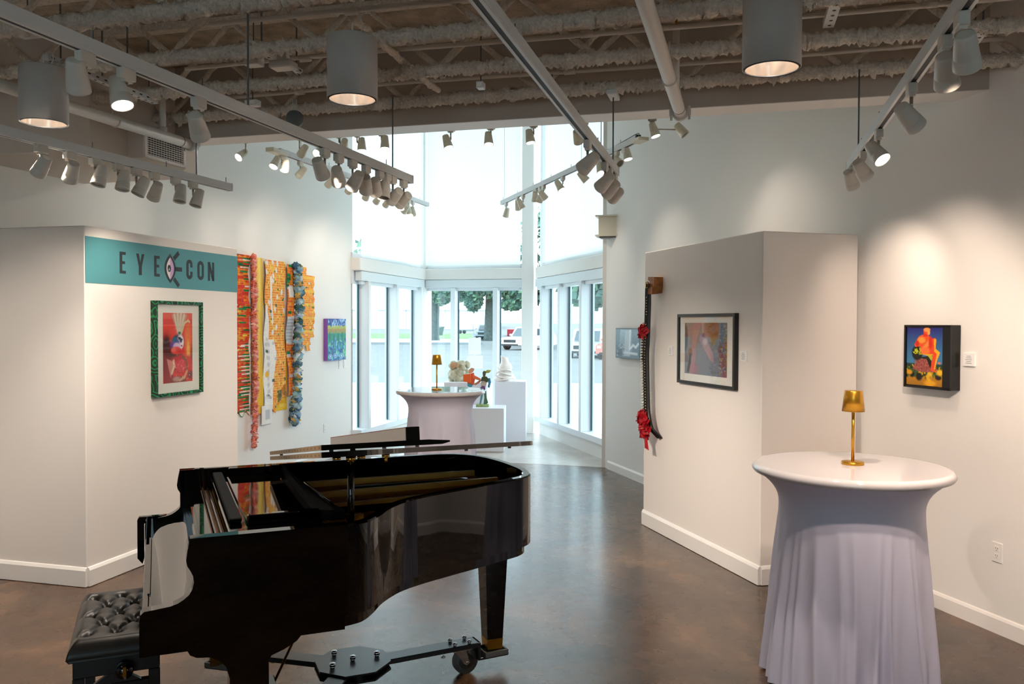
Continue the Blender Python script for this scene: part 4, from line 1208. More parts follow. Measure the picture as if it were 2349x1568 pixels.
for x, lab in ((-.40, 'blank white switch plate, left one below the blue painting'), (-.255, 'blank white switch plate, right one nearest the window')):
    e = thing('switch_plate', lab, 'switch', lw(x, 1.24), ROT_A)
    b = MB(); b.box(-.036, .036, -.008, 0, -.058, .058, bevel=.003); b.build('cover_plate', plate_white, e)
    b = MB(); b.box(-.016, .016, -.011, -.008, -.033, .033, bevel=.001); b.build('rocker', trim_paint, e)

# small blue grey picture beside the partition on the right wall
e = thing('boxed_picture', 'small glossy grey and blue picture on the right wall beyond the partition', 'picture', RW, ROT_R)
X0, X1, Z0, Z1 = -4.925, -4.20, 1.40, 1.755
b = MB(); b.box(X0, X1, -.05, -.002, Z0, Z1, bevel=.003); b.build('case', black_frame, e)
cv = Canvas(80, 60, '#7d97a8')
cv.grad(0, 1, '#9db3c0', '#5e7684'); cv.poly([(0, 0), (.2, 0), (.15, 1), (0, 1)], '#4a6270', .8); cv.poly([(.42, .05), (.60, .05), (.62, .95), (.34, .95)], '#c3d0d8', .7); cv.poly([(.68, 0), (1, 0), (1, 1), (.72, 1)], '#566a78', .8)
cv.line([(.1, .8), (.9, .85)], .03, '#d6dfe4'); cv.line([(.62, .68), (.75, .55), (.85, .62), (.95, .50)], .03, '#e6edf0'); cv.line([(.62, .05), (.60, .7)], .03, '#e8eef2'); cv.ell(.2, .82, .12, .14, '#2a3b44', .6); cv.dots(40, (.05, .5, .4, .95), .02, ['#8b5a62', '#33475a', '#b9c6ce']); cv.grain(.05)
print_mesh(cv, X0 + .015, X1 - .06, Z0 + .015, Z1 - .015, -.0515, 'print', print_gloss, e)

# cream wall lamp box on the pillar
e = thing('wall_sconce', 'cream boxy uplight with flanged top and bottom on the pillar', 'wall lamp', (1.20, 10.30, 3.0), math.radians(-14))
b = MB(); b.box(-.13, .13, -.10, .10, -.11, .11, bevel=.004); b.build('lamp_body', head_cream, e)
b = MB(); b.box(-.165, .165, -.13, .12, .11, .128); b.build('top_flange', head_cream, e)
b = MB(); b.box(-.165, .165, -.13, .12, -.128, -.11); b.build('bottom_flange', head_cream, e)
b = MB(); b.box(-.12, .12, -.09, .09, -.145, -.128); b.build('bottom_lens', lens_dark, e)

# ---- blue painting with violet edges ---------------------------------------------------
e = thing('canvas_painting', 'small blue and green canvas painting with violet sides near the window', 'picture', LW, ROT_A)
X0, X1, Z0, Z1 = -.862, -.335, 1.308, 1.862
b = MB(); b.box(X0, X1, -.06, -.001, Z0, Z1); b.build('canvas_side', mat('violet_edge', '#8e57b0', .6), e)
cv = Canvas(60, 90, '#3f7fa8')
cv.grad(0, .17, '#2f4f9c', '#3a62a8'); cv.grad(.17, .24, '#b9b94a', '#9fb455'); cv.grad(.24, .36, '#b98a4f', '#7f9a62'); cv.grad(.36, 1, '#2f8c86', '#3c5fa8')
cv.dots(40, (0, 0, 1, .17), .05, ['#6f9fd0', '#9fc4e4', '#28418c'], .03)
for i in range(9): cv.ell(.12 + .11 * i, .42 + .03 * (i % 3), .05, .10, '#2c9a6c' if i % 2 else '#1f7a6a', .6)
for x, t, w in ((.42, .42, .09), (.70, .42, .06)):
    cv.poly([(x - w * .35, t + .05), (x, t), (x + w * .35, t + .05), (x + w, .78), (x - w, .78)], '#5fa3d8'); cv.line([(x, t + .1), (x, .78)], .03, '#244a8c', .7)
cv.dots(110, (0, .5, 1, 1), .05, ['#3f9f7a', '#57b8d0', '#35489a', '#7fcf9c', '#2c6f9f'], .022)
for x, y in ((.42, .88), (.75, .9), (.15, .9)):
    cv.ell(x, y, .10, .055, '#a7c9e6', .3); cv.ell(x, y, .07, .038, '#3a6bb0', .3); cv.ell(x, y, .04, .02, '#bfe0ee', .3)
cv.grain(.08)
print_mesh(cv, X0, X1, Z0, Z1, -.0605, 'painted_face', paint_thick, e)

# ---- hanging of woven strips ------------------------------------------------------------
e = thing('textile_hanging', 'large wall hanging of yellow, orange and green woven strips with braids', 'wall hanging', LW, ROT_A)
OR, RD, YE, GR, WH = ['#ee7a33', '#f08a3c', '#e8662c'], ['#d8452e', '#c93a2c', '#e2583a'], ['#f5cf4f', '#f2c13c', '#f8dc74'], ['#1f7a46', '#2c8a50', '#196b40'], ['#efe9e2', '#f5f0ea']
def beads(w, h, base, dot, rows, cols_, extra=0):
    cv = Canvas(w, h, base)
    for j in range(rows):
        for i in range(cols_):
            if rng.random() < .05: continue
            cv.ell((i + .5) / cols_, (j + .5) / rows, (.45 if cols_ > 7 else .42) / cols_, .44 / rows, dot[int(rng.integers(len(dot)))], .5)
    return cv
def patches(cv, n, cols, rx, ry):
    for _ in range(n):
        x, y = rng.random(), rng.random()
        cv.poly([(x - rx, y - ry), (x + rx, y - ry * .9), (x + rx, y + ry), (x - rx, y + ry * .9)], cols[int(rng.integers(len(cols)))])
    return cv
wav = lambda a, f, ph: (lambda X, Z: a * math.sin(f * Z + ph) + a * .6 * math.sin(2.7 * f * Z + 1.3 * ph))
# 1: red, green and white strip at the left edge
cv = beads(40, 300, '#e9a03a', RD + OR, 74, 5)
patches(cv, 60, RD, .30, .010); patches(cv, 60, GR + RD + ['#8a4a34'], .16, .006); patches(cv, 14, WH + YE, .10, .006)
for j in range(44):
    y = .02 + j * .0222
    x_ = .45 + .15 * rng.random()
    if j < 3 or j > 20 + 6 * rng.random():
        cv.poly([(x_, y), (1, y), (1, y + .010), (x_, y + .010)], GR[j % 3])
        if rng.random() < .75: cv.poly([(x_ + .1, y + .011), (1, y + .011), (1, y + .018), (x_ + .1, y + .018)], '#efe6dc')
        if rng.random() < .6: cv.poly([(.30, y + .002), (x_ + .25, y + .002), (x_ + .25, y + .012), (.30, y + .012)], RD[j % 3])
cv.poly([(0, 0), (.28, 0), (.28, 1), (0, 1)], '#e8903a', .25); cv.grain(.10)
print_mesh(cv, -3.10, -2.625, .80, 2.548, -.02, 'woven_strip', textile, e, wav(.006, 9, 0), lambda u, v, X, Z: (X + .012 * math.sin(v * 40) * (u > .97), Z - .03 * (v > .99) * math.sin(u * 20)))
# 2: plain yellow fold
cv = Canvas(26, 120, '#f0c440'); cv.grad(0, 1, '#f7d978', '#e8b41f', .0, 1)
for x in (.72, .85, .3): cv.line([(x, 0), (x - .05, 1)], .09, '#d9a516', .5)
cv.grain(.03)
print_mesh(cv, -2.56, -2.335, .775, 2.538, -.012, 'woven_strip', textile, e, lambda X, Z: -.02 * math.cos((X + 2.45) * 14) + .004 * math.sin(Z * 5))
# 3: broad orange beaded strip with white paper areas
cv = beads(120, 260, '#f6d36a', OR + ['#f4a05a'], 62, 17)
patches(cv, 36, GR + ['#3a6a58', '#2f8a50'], .03, .006)
for _ in range(16): cv.ell(rng.random(), rng.random() * .5, .05, .018, '#e9e5e2', .4)
cv.poly([(0, .34), (.10, .32), (.16, .40), (.20, .53), (.42, .53), (.52, .62), (.46, .72), (.40, 1), (0, 1)], '#efece8'); cv.poly([(.22, .12), (.33, .10), (.36, .42), (.30, .44)], '#f2ece6', .9)
cv.ell(.42, .06, .10, .022, '#f3bd55', .3); cv.ell(.16, .76, .09, .022, '#f0b93c', .2)
for j in range(9): cv.line([(.08 + .03 * j % .3, .56 + .045 * j), (.22, .565 + .045 * j)], .03, '#b9bdc2', .7)
patches(cv, 12, ['#c8c5ca', '#4f6a62', '#d9d2c8'], .05, .010); cv.poly([(.62, .88), (.78, .87), (.76, .985), (.60, .985)], '#2f6a52', .8); cv.grain(.06)
print_mesh(cv, -2.335, -1.875, .80, 2.53, -.03, 'woven_strip', textile, e, lambda X, Z: .012 * math.sin(9 * X + 3 * Z) + .005 * math.sin(13 * Z), lambda u, v, X, Z: (X + .01 * math.sin(v * 23) * (u < .02 or u > .98), Z + (.10 * (u > .55) + .06 * math.sin(u * 8)) * (v > .93)))
# 4: yellow ground below and between
cv = Canvas(30, 120, '#eec13a'); patches(cv, 20, ['#f2cf5a', '#e3af22'], .25, .02); cv.grain(.04)
print_mesh(cv, -2.10, -1.80, .765, 1.6, -.008, 'woven_strip', textile, e, wav(.004, 8, 1))
# 5: orange strip at the right of the broad one
cv = beads(40, 220, '#f1a93e', OR + RD, 48, 6)
patches(cv, 22, GR + ['#e6e2de', '#cfcad2'], .25, .012); cv.poly([(.05, .40), (.95, .40), (.95, .60), (.05, .60)], '#c9ccd2')
for j in range(7): cv.line([(.1, .42 + .025 * j), (.9, .42 + .025 * j)], .04, '#9aa0aa', .8)
cv.poly([(.2, .17), (.85, .17), (.85, .25), (.2, .25)], '#eeeae6'); cv.grain(.08)
print_mesh(cv, -1.865, -1.70, .93, 2.505, -.045, 'woven_strip', textile, e, wav(.008, 8, 2), lambda u, v, X, Z: (X + .02 * math.sin(v * 9) + .05 * max(0, v - .72), Z))
# 6: separate beaded strip on the right, stepped edge
cv = beads(60, 180, '#f5c95c', OR + ['#f09a55', '#ea7a50'], 44, 9); patches(cv, 8, GR + ['#dcd6d0'], .08, .010)
for j in range(5): cv.line([(0, .12 + .16 * j), (1, .13 + .16 * j)], .05, '#f4c85a', .7)
cv.grain(.07)
def step(u, v, X, Z):
    lo_, hi_ = 0.0, 1.0
    if v < .09: hi_ = .40
    elif v > .93: lo_, hi_ = .35, .62
    elif v > .84: lo_, hi_ = .10, .72
    xx = -1.475 + (.325) * (lo_ + (hi_ - lo_) * u)
    return (xx + .01 * math.sin(v * 70) * (u > .97) + .012 * math.sin(v * 13), Z)
print_mesh(cv, -1.475, -1.15, 1.455, 2.50, -.02, 'woven_strip', textile, e, wav(.006, 10, 3), step)
# braids
def braid(path, r, cols, turns, name='braid'):
    P = smooth_curve(path, 14)
    n = len(P)
    b = MB(); b.sm()
    for s in range(3):
        pts, cs = [], []
        for i, p in enumerate(P):
            a = turns * 2 * PI * i / n + s * 2.094
            pts.append(p + Vector((r * .55 * math.cos(a), r * .5 * math.sin(2 * a) - r * .3, rng.normal(0, .004))))
        rad = [r * (.62 + .22 * math.sin(i * 2.1 + s) + .1 * rng.random()) for i in range(n)]
        for i in range(n):
            c = lin(cols[(i // 3 + s * 2) % len(cols)])
            cs += [tuple(x * (.85 + .3 * rng.random()) for x in c) for _ in range(7)]
        b.tube(pts, rad, 7, None, cs)
    # loose knotted ends along the braid
    for i in range(0, n, 1):
        for _ in range(3):
            a = rng.random() * 2 * PI
            d = Vector((math.cos(a), -abs(math.sin(a)) * .8, rng.normal(0, .6) - .5)).normalized()
            p0 = P[i] + Vector((r * .5 * math.cos(a), -r * .4, 0))
            c = lin(cols[int(rng.integers(len(cols)))])
            l = r * (.7 + .6 * rng.random())
            w = r * .22
            s_ = d.cross(Vector((0, 1, .2))).normalized() * w
            b.add([p0 - s_, p0 + s_, p0 + d * l + s_ * .6, p0 + d * l - s_ * .6], [(0, 1, 2, 3)], None, [c] * 4)
    b.build(name, textile, e)
braid([(-2.60, -.05, 2.545), (-2.605, -.055, 2.2), (-2.60, -.055, 1.8), (-2.585, -.055, 1.4), (-2.59, -.055, 1.0), (-2.585, -.05, .7), (-2.60, -.045, .43)], .036, ['#eb8f86', '#f0a59a', '#e8795c', '#f3c3b8', '#ef8f6a', '#e9857c'], 26)
braid([(-1.70, -.06, 2.50), (-1.66, -.065, 2.25), (-1.655, -.065, 1.9), (-1.69, -.065, 1.5), (-1.70, -.06, 1.1), (-1.72, -.06, .8), (-1.735, -.05, .60)], .058, ['#5f86a0', '#a9c9d8', '#3f6a86', '#d6e4ea', '#4a6f5a', '#8fb6cc', '#c9a95a', '#9fc4d8'], 20)
for (x0_, z0_, z1_, c_) in ((-2.42, .61, .82, '#eeebe7'),):
    cv = Canvas(20, 20, c_)
    for j in range(6): cv.line([(.35, .3 + .08 * j), (.75, .3 + .08 * j)], .05, '#b5b9bf', .8)
    print_mesh(cv, -2.42, -2.20, .645, .86, -.046, 'paper_flap', textile, e, lambda X, Z: .006 * math.sin(X * 30))
card(LW, ROT_A, -1.335, 1.56, .10, .085, 'small white caption card right of the textile hanging')
# paper sheets taped to the middle window
for (x0, x1, z0, z1, lab) in [(-1.25, -1.03, 1.28, 1.565, 'upright white paper sheet taped to the middle window'), (-1.28, -.995, 1.045, 1.265, 'wide white paper sheet taped below the upright one')]:
    e = thing('paper_sheet', lab, 'paper', BAY, ROT_B)
    b = MB(); b.box(x0, x1, -.004, -.001, z0, z1); b.build('sheet', paper, e)
    b = MB(); b.box((x0 + x1) / 2 - .02, (x0 + x1) / 2 + .02, -.005, -.004, z1 - .01, z1 + .012); b.build('tape', plate_white, e)
# ================================================================ grand piano, bench, truck
PO = Vector((-1.2575, 2.789, 0))
PRZ = math.radians(23.0)                 # local x from the keyboard to the tail, local y from the treble to the bass side
def rim_outline():
    near = [(.71, 0), (.79, .03), (.855, .105), (.925, .215), (1.02, .315), (1.14, .385), (1.28, .445), (1.45, .515), (1.594, .578), (1.70, .628), (1.765, .70), (1.80, .82), (1.806, .95), (1.797, 1.12), (1.768, 1.27), (1.715, 1.385), (1.63, 1.462), (1.52, 1.495)]
    c = [(p.x, p.y) for p in smooth_curve(near, 5)]
    return c + [(.17, 1.495)]
RIM = rim_outline()
def offset(pts, d):
    out = []
    n = len(pts)
    for i in range(n):
        a, b_ = Vector(pts[max(i - 1, 0)]), Vector(pts[min(i + 1, n - 1)])
        t = (b_ - a).normalized()
        out.append((pts[i][0] - t.y * d, pts[i][1] + t.x * d))
    return out
def sweep(pts, th, z0, z1, bev=.006):
    """wall that follows the rim; its inner side lies th inside"""
    b = MB(); b.sm()
    rings = [(0, z0), (0, z1 - bev), (bev, z1), (th - bev, z1), (th, z1 - bev), (th, z0)]
    rows = []
    for d, z in rings:
        rows.append([(p[0], p[1], z) for p in offset(pts, d)])
    n = len(pts)
    vs = [p for r_ in rows for p in r_]
    fs = []
    for j in range(len(rings)):
        k = (j + 1) % len(rings)
        for i in range(n - 1): fs.append((j * n + i, j * n + i + 1, k * n + i + 1, k * n + i))
    fs.append(tuple(j * n for j in range(len(rings)))[::-1]); fs.append(tuple(j * n + n - 1 for j in range(len(rings))))
    # split the corners so that the flats stay crisp
    for j in range(len(rings)):
        k = (j + 1) % len(rings)
    b.add(vs, fs)
    return b
def build_piano():
    e = thing('grand_piano', 'glossy black grand piano with its lid slightly raised', 'piano', PO, PRZ)
    ob = sweep(RIM, .042, .722, 1.06).build('rim', black_gloss, e)
    ob.data.set_sharp_from_angle(angle=math.radians(32)) if hasattr(ob.data, 'set_sharp_from_angle') else None
    inner = [(p[0], p[1]) for p in offset(RIM, .03)]
    under = [(.715, .035)] + inner[4:] 
    b = MB(); b.prism([(.70, .03)] + inner + [(.17, .05)], .672, .7225); b.build('case_bottom', black_gloss, e)
    # cheeks with the scrolled arms
    prof = [(.007, .672), (.007, .795), (.010, .815), (.022, .826), (.056, .829), (.104, .834), (.128, .841), (.147, .852), (.164, .866), (.175, .885), (.180, .908), (.177, .93), (.168, .95), (.159, .965), (.155, .985), (.160, 1.02), (.168, 1.06)]
    P1 = prof + [(.712, 1.06), (.712, .722), (.70, .722), (.70, .672)]
    b = MB().soft(); b.prism(P1, -.05, 0.0, None, 'y'); b.build('cheek', black_gloss, e)
    b = MB().soft(); b.prism(prof + [(.24, 1.06), (.24, .672)], -1.495, -1.445, None, 'y'); b.build('cheek', black_gloss, e)
    b = MB(); b.box(.02, .70, .05, 1.445, .66, .72); b.build('key_bed', black_gloss, e)
    b = MB(); b.box(.012, .036, .05, 1.445, .69, .765, bevel=.003); b.build('key_slip', black_gloss, e)
    fb = [(.036, .745), (.036, .790), (.045, .800), (.085, .808), (.130, .818), (.165, .828), (.186, .840), (.197, .858), (.202, .890), (.204, .966), (.218, .966), (.218, .745)]
    b = MB().soft(); b.prism(fb, -1.445, -.05, None, 'y'); b.build('key_cover', black_gloss, e)
    b = MB(); b.box(.030, .038, .30, 1.18, .79, .797); b.build('cover_lip', black_gloss, e)
    # far arm end seen against the partition
    b = MB(); b.prism([(-.028, .63), (-.005, .60), (.004, .63), (.004, .80), (.03, .815), (.14, .815), (.14, .835), (-.02, .835), (-.028, .82)], -1.50, -1.47, None, 'y'); b.build('arm_bracket', black_gloss, e)
    # inside: soundboard, iron plate with struts, strings
    sb = offset(RIM, .04)
    b = MB(); b.prism([(.30, .05)] + [(max(.30, p[0]), p[1]) for p in sb], .835, .85); b.build('soundboard', soundboard, e)
    pl_ = offset(RIM, .075)
    pp = [(.32, .07)] + [(max(.32, p[0]), min(p[1], 1.42)) for p in pl_]
    b = MB(); b.prism(pp, .945, .96); pl = b.build('iron_plate', plate_gold, e)
    for (u0, w0, u1, w1) in [(.50, .30, .86, .42), (.50, .62, 1.45, .72), (.50, .92, 1.70, .98), (.50, 1.22, 1.66, 1.22)]:
        d = Vector((u1 - u0, w1 - w0, 0)); M = mz((u0, w0, 0), math.atan2(d.y, d.x))
        b = MB(); b.prism([(-.014, .955), (.014, .955), (.011, 1.0), (-.011, 1.0)], 0, d.length, M @ Matrix(((0, 0, 1, 0), (-1, 0, 0, 0), (0, 1, 0, 0), (0, 0, 0, 1)))); b.build('plate_strut', plate_gold, pl)
    b = MB()
    for (u, w) in [(.95, .86), (1.25, 1.1), (1.35, .84), (1.1, 1.33)]: b.cyl((u, w, .9602), (u, w, .962), .045, n=20)
    b.build('plate_hole', slot_dark, pl)
    st = MB()
    for i in range(70):
        w = .10 + 1.28 * i / 69
        u1 = min([p[0] for p in RIM[:-1] if abs(p[1] - w) < .06 and p[0] < 1.75] or [1.66]) - .13 if w < .66 else 1.66 - .25 * max(0, w - 1.15)
        st.box(.42, max(u1, .5), w - .0012, w + .0012, .972, .9744, Matrix.Rotation(0, 4, 'Z'))
    o = st.build('string', mat('string_copper', '#b07a48', .3, metal=1), e); o['kind'] = 'stuff'
    b = MB(); b.prism([(.62, .25), (.66, .22), (1.12, .62), (1.60, 1.02), (1.58, 1.06), (1.08, .68)], .961, .972); b.build('bridge', soundboard, e)
    for d_, (u0, w0, u1, w1) in enumerate([(.80, .55, 1.30, .60), (.95, 1.0, 1.55, 1.05)]):
        b = MB(); b.box(u0, u1, w0, w0 + .035, .975, 1.0, bevel=.004); b.build('damper_rail', black_gloss, e)
    # level shelves around the tuning pins, and the folded music desk
    b = MB(); b.box(.218, .262, .05, 1.445, .95, .97); b.build('shelf', black_gloss, e)
    b = MB(); b.box(.31, .665, .05, 1.445, .985, 1.022, bevel=.004); b.build('shelf', black_gloss, e)
    b = MB(); b.box(.258, .314, .05, 1.445, .935, .952); pb = b.build('pin_block', mat('pin_block_brown', '#5d3f1e', .5, noise=(30, .3)), e)
    b = MB()
    for i in range(110):
        for j in range(2): b.cyl((.274 + .022 * j, .08 + 1.33 * (i + .5 * j) / 110, .952), (.274 + .022 * j, .08 + 1.33 * (i + .5 * j) / 110, .978), .0035, n=6)
    o = b.build('tuning_pin', chrome, e); o['kind'] = 'stuff'
    b = MB(); b.box(.322, .368, .33, 1.42, 1.026, 1.044, bevel=.004); b.build('desk_support', black_matte, e)
    b = MB(); b.box(.384, .392, .32, 1.44, 1.024, 1.034); b.build('desk_rod', black_gloss, e)
    md = MB(); md.box(.385, .66, .28, .315, 1.022, 1.062, bevel=.004); d0 = md.build('music_desk', black_gloss, e)
    b = MB(); b.prism([(.662, 1.44), (.662, .285), (.70, .262), (.755, .262), (.745, .30), (.722, .36), (.712, .45), (.708, .60), (.700, .78), (.688, .95), (.678, 1.10), (.672, 1.44)], 1.018, 1.060); b.build('desk_upright', black_matte, d0)
    b = MB(); b.box(.40, .655, 1.40, 1.435, 1.022, 1.062, bevel=.004); b.build('desk_rail', black_gloss, d0)
    # lid, hinged along the bass side, and its prop
    th = math.atan(.157)
    LR = Matrix.Translation((0, 1.495, 1.076)) @ Matrix.Rotation(-th, 4, 'X')
    rl = [(max(p[0], .615) + (.012 if p[0] > .75 else 0), p[1] - (.012 if p[1] < .6 else 0) + (.008 if p[1] > 1.4 else 0)) for p in RIM]
    lidp = [(.615, -.012)] + [(p[0], p[1]) for p in rl if True]
    lidp = [(u, (w - 1.495) / math.cos(th)) for u, w in lidp]
    b = MB(); b.prism(lidp, 0, .021); lid = b.build('lid', black_gloss, e); lid.matrix_local = LR
    W0 = (-1.495 - .012) / math.cos(th)
    b = MB(); b.prism([(.615, .027), (.615, .047), (1.02, .047), (1.105, .040), (1.105, .034), (1.075, .027)], 0.012, -W0, None, 'y'); fp = b.build('front_flap', black_gloss, lid)
    b = MB()
    for zz_ in (.010, .037):
        for i in range(18):
            w = W0 + .04 + (-W0 - .08) * i / 17
            b.cyl((.6155, w, zz_), (.6115, w, zz_), .004, n=8)
    b.build('hinge_screw', mat('screw_bronze', '#6a4a28', .35, metal=.8), lid)
    tanm = mat('lid_edge_reflection', '#b8946a', .55)  # tan stands for the wall reflected in the black lid edges
    b = MB(); b.box(.6125, .615, W0 + .005, -.01, .002, .0195); b.box(.6125, .615, W0 + .005, -.01, .0285, .0455); b.build('lid_hinge', tanm, lid)
    b = MB()
    for u, w in ((.66, -1.47), (.86, -1.47), (1.04, -1.30), (.66, -.1), (1.04, -.1), (.9, -.7)): b.cyl((u, w, .021), (u, w, .027), .008, n=10)
    b.build('bumper', rubber, lid)
    b = MB()
    for u, w in ((1.35, -1.02), (1.62, -.88)): b.cyl((u, w, 0), (u, w, -.008), .008, n=10)
    b.build('bumper', rubber, lid)
    b = MB(); b.sm()
    for u, w in ((.80, -1.34), (.70, -1.36), (.90, -1.33)):
        b.cyl((u, w, 0), (u, w, -.012), .016, n=14)
    b.cyl((.90, -1.33, -.012), (.90, -1.33, -.03), .006, n=8)
    b.build('prop_cup', brass, lid)
    top = LR @ Vector((.735, -1.455, 0))
    b = MB(); b.sm(); b.cyl((.735, .058, 1.015), (top.x, top.y, top.z - .014), .0135, .0125, 16); pr = b.build('lid_prop', black_gloss, e)
    b = MB(); b.sm(); b.cyl((top.x, top.y, top.z - .016), (top.x, top.y, top.z), .019, n=16); b.build('prop_ferrule', brass, pr)
    b = MB(); b.box(.715, .755, .04, .075, .98, 1.02, bevel=.003); b.build('prop_block', black_gloss, pr)
    b = MB(); b.sm(); b.cyl((.72, 1.02, 1.03), (.79, .16, 1.005), .009, n=10); b.build('short_prop', black_gloss, e)
    # legs
    legp = [(.30, .10), (.30, .53), (.288, .575), (.265, .60), (.235, .617), (.19, .622), (.168, .634), (.155, .66), (.155, .672), (.562, .672), (.552, .652), (.535, .632), (.49, .608), (.445, .592), (.432, .57), (.43, .10)]
    for w0 in (.06, 1.30):
        b = MB().soft(); b.prism(legp, -(w0 + .115), -w0, None, 'y'); lg = b.build('leg', black_gloss, e)
        b = MB(); b.box(.30, .43, w0 - .002, w0 + .117, .10, .15); b.build('ferrule', brass, lg)
    LU, LWc = 1.676, .985
    b = MB()
    def tap(z0, z1, a0, a1):
        vs = [(LU + sx * a0, LWc + sy * a0, z0) for sx, sy in ((-1, -1), (1, -1), (1, 1), (-1, 1))] + [(LU + sx * a1, LWc + sy * a1, z1) for sx, sy in ((-1, -1), (1, -1), (1, 1), (-1, 1))]
        b.add(vs, [(0, 3, 2, 1), (4, 5, 6, 7), (0, 1, 5, 4), (1, 2, 6, 5), (2, 3, 7, 6), (3, 0, 4, 7)])
    tap(.165, .58, .043, .060); tap(.58, .605, .060, .064); tap(.605, .63, .064, .085); tap(.63, .675, .085, .09)
    lg = b.build('leg', black_gloss, e)
    b = MB(); tap(.105, .165, .040, .044); b.build('ferrule', brass, lg)
    # pedal lyre
    b = MB(); b.box(.46, .50, .60, .64, .16, .672, bevel=.004); b.box(.46, .50, .84, .88, .16, .672, bevel=.004); b.box(.40, .56, .56, .92, .12, .17, bevel=.006); ly = b.build('pedal_lyre', black_gloss, e)
    for w in (.66, .74, .82):
        b = MB(); b.sm(); b.tube([(.42, w, .14), (.36, w, .145), (.30, w, .135), (.27, w, .12)], [.008, .012, .016, .012], 10); b.build('pedal', brass, ly)
    for w in (.86,):
        b = MB(); b.sm(); b.cyl((.55, w, .15), (.80, w, .672), .006, n=10); b.build('brace_rod', brass, ly)
    return e, LR
piano, LIDM = build_piano()
# long dark board lying on the folded flap
p0 = PO.copy()
MW = mz(PO, PRZ) @ LIDM
e = thing('lid_board', 'long dark flat board lying across the folded piano lid', 'board', (0, 0, 0))
e.matrix_world = MW @ Matrix.Translation((1.0, -1.33, .0475)) @ Matrix.Rotation(math.radians(3.0), 4, 'Z')
b = MB(); b.box(-.014, .045, 0, 1.26, 0, .056, bevel=.002); b.build('board_body', black_gloss, e)
b = MB(); b.box(-.0142, -.013, .004, 1.256, .004, .052); b.build('face_reflection_tint', mat('board_face', '#5a4f46', .12, spec=.9, coat=1.0), e)  # brown layer paints the tan wall's reflection on the board's side
b = MB(); b.cyl((.02, -.06, .002), (.02, -.045, .006), .008, n=8)

# ---- piano truck: hub plate, three arms, casters ------------------------------------------
def build_truck():
    e = thing('piano_truck', 'black steel three armed truck with casters under the piano', 'dolly', PO, PRZ)
    hub = Vector((.93, .93, 0))
    b = MB(); b.prism([(hub.x + .185 * math.cos(a), hub.y + .185 * math.sin(a)) for a in np.linspace(0, 2 * PI, 9)[:-1] + PI / 8], .163, .172); hp = b.build('hub_plate', truck_black, e)
    b = MB(); b.prism([(hub.x + .185 * math.cos(a), hub.y + .185 * math.sin(a)) for a in np.linspace(0, 2 * PI, 9)[:-1] + PI / 8], .128, .137); b.build('hub_plate', truck_black, e)
    for a in (0.05, 2.2, 3.6, 4.4):
        b = MB(); b.sm(); c = hub + Vector((.12 * math.cos(a), .12 * math.sin(a), 0)) if a < 4 else hub
        b.cyl((c.x, c.y, .172), (c.x, c.y, .182), .011, n=6); b.cyl((c.x, c.y, .182), (c.x, c.y, .196), .014, n=16); b.build('bolt', chrome, hp)
    for (fx, fy, cas) in ((1.676, .985, .185), (.365, 1.36, .2), (.365, .118, .2)):
        f = Vector((fx, fy, 0)); d = (f - hub); L = d.length; rz = math.atan2(d.y, d.x); M = mz(hub, rz)
        b = MB(); b.box(.06, L - .085, -.047, .047, .137, .1625, M, bevel=.003)
        ar = b.build('arm', truck_black, e)
        b = MB()
        b.box(L - .10, L - .085, -.047, .047, .075, .1625, M, bevel=.003); b.box(L - .10, L + .075, -.047, .047, .068, .082, M, bevel=.003); b.build('drop_bracket', truck_black, ar)
        b = MB(); b.box(L - .065, L + .065, -.062, .062, .082, .09, M); b.box(L + .055, L + .065, -.062, .062, .09, .106, M); b.box(L - .065, L - .055, -.062, .062, .09, .106, M); b.box(L - .055, L + .055, .052, .062, .09, .106, M); b.box(L - .055, L + .055, -.062, -.052, .09, .106, M)
        b.build('leg_cup', rubber, ar)
        cx = L - cas
        cs = thing_child('caster', e)
        b = MB(); b.box(cx - .05, cx + .05, -.042, .042, .131, .137, M); b.sm(); b.cyl((cx, 0, .122), (cx, 0, .131), .032, n=16, M=M); b.build('caster_plate', chrome, cs)
        b = MB(); b.sm(); b.cyl((cx + .03, -.016, .066), (cx + .03, .016, .066), .066, n=30, M=M); b.build('wheel', rubber, cs)
        b = MB(); b.sm(); b.cyl((cx + .03, -.0185, .066), (cx + .03, .0185, .066), .040, n=20, M=M); b.build('wheel_hub', slot_dark, cs)
        b = MB()
        for s in (-1, 1): b.prism([(cx - .028, .122), (cx + .028, .122), (cx + .046, .06), (cx + .03, .048), (cx + .012, .06)], s * .022 - .0025, s * .022 + .0025, M, 'y')
        b.build('fork', chrome, cs)
        b = MB(); b.sm(); b.cyl((cx + .03, -.03, .066), (cx + .03, .03, .066), .008, n=10, M=M); b.build('axle', chrome, cs)
        b = MB(); b.sm()
        for ox, oy in ((-.04, -.032), (.04, -.032), (-.04, .032), (.04, .032)):
            b.cyl((cx + ox, oy, .1625), (cx + ox, oy, .170), .009, n=6, M=M); b.cyl((cx + ox, oy, .170), (cx + ox, oy, .18), .011, n=14, M=M); b.cyl((cx + ox, oy, .137), (cx + ox, oy, .118), .005, n=8, M=M)
        b.build('bolt', chrome, ar)
        b = MB(); b.sm(); b.cyl((L * .62, -.02, .137), (L * .62, -.02, .112), .005, n=8, M=M); b.cyl((L * .62, -.02, .117), (L * .62, -.02, .110), .012, n=12, M=M); b.build('bolt', chrome, ar)
def thing_child(name, parent):
    o = bpy.data.objects.new(name, None); COL.objects.link(o); o.parent = parent; return o
build_truck()

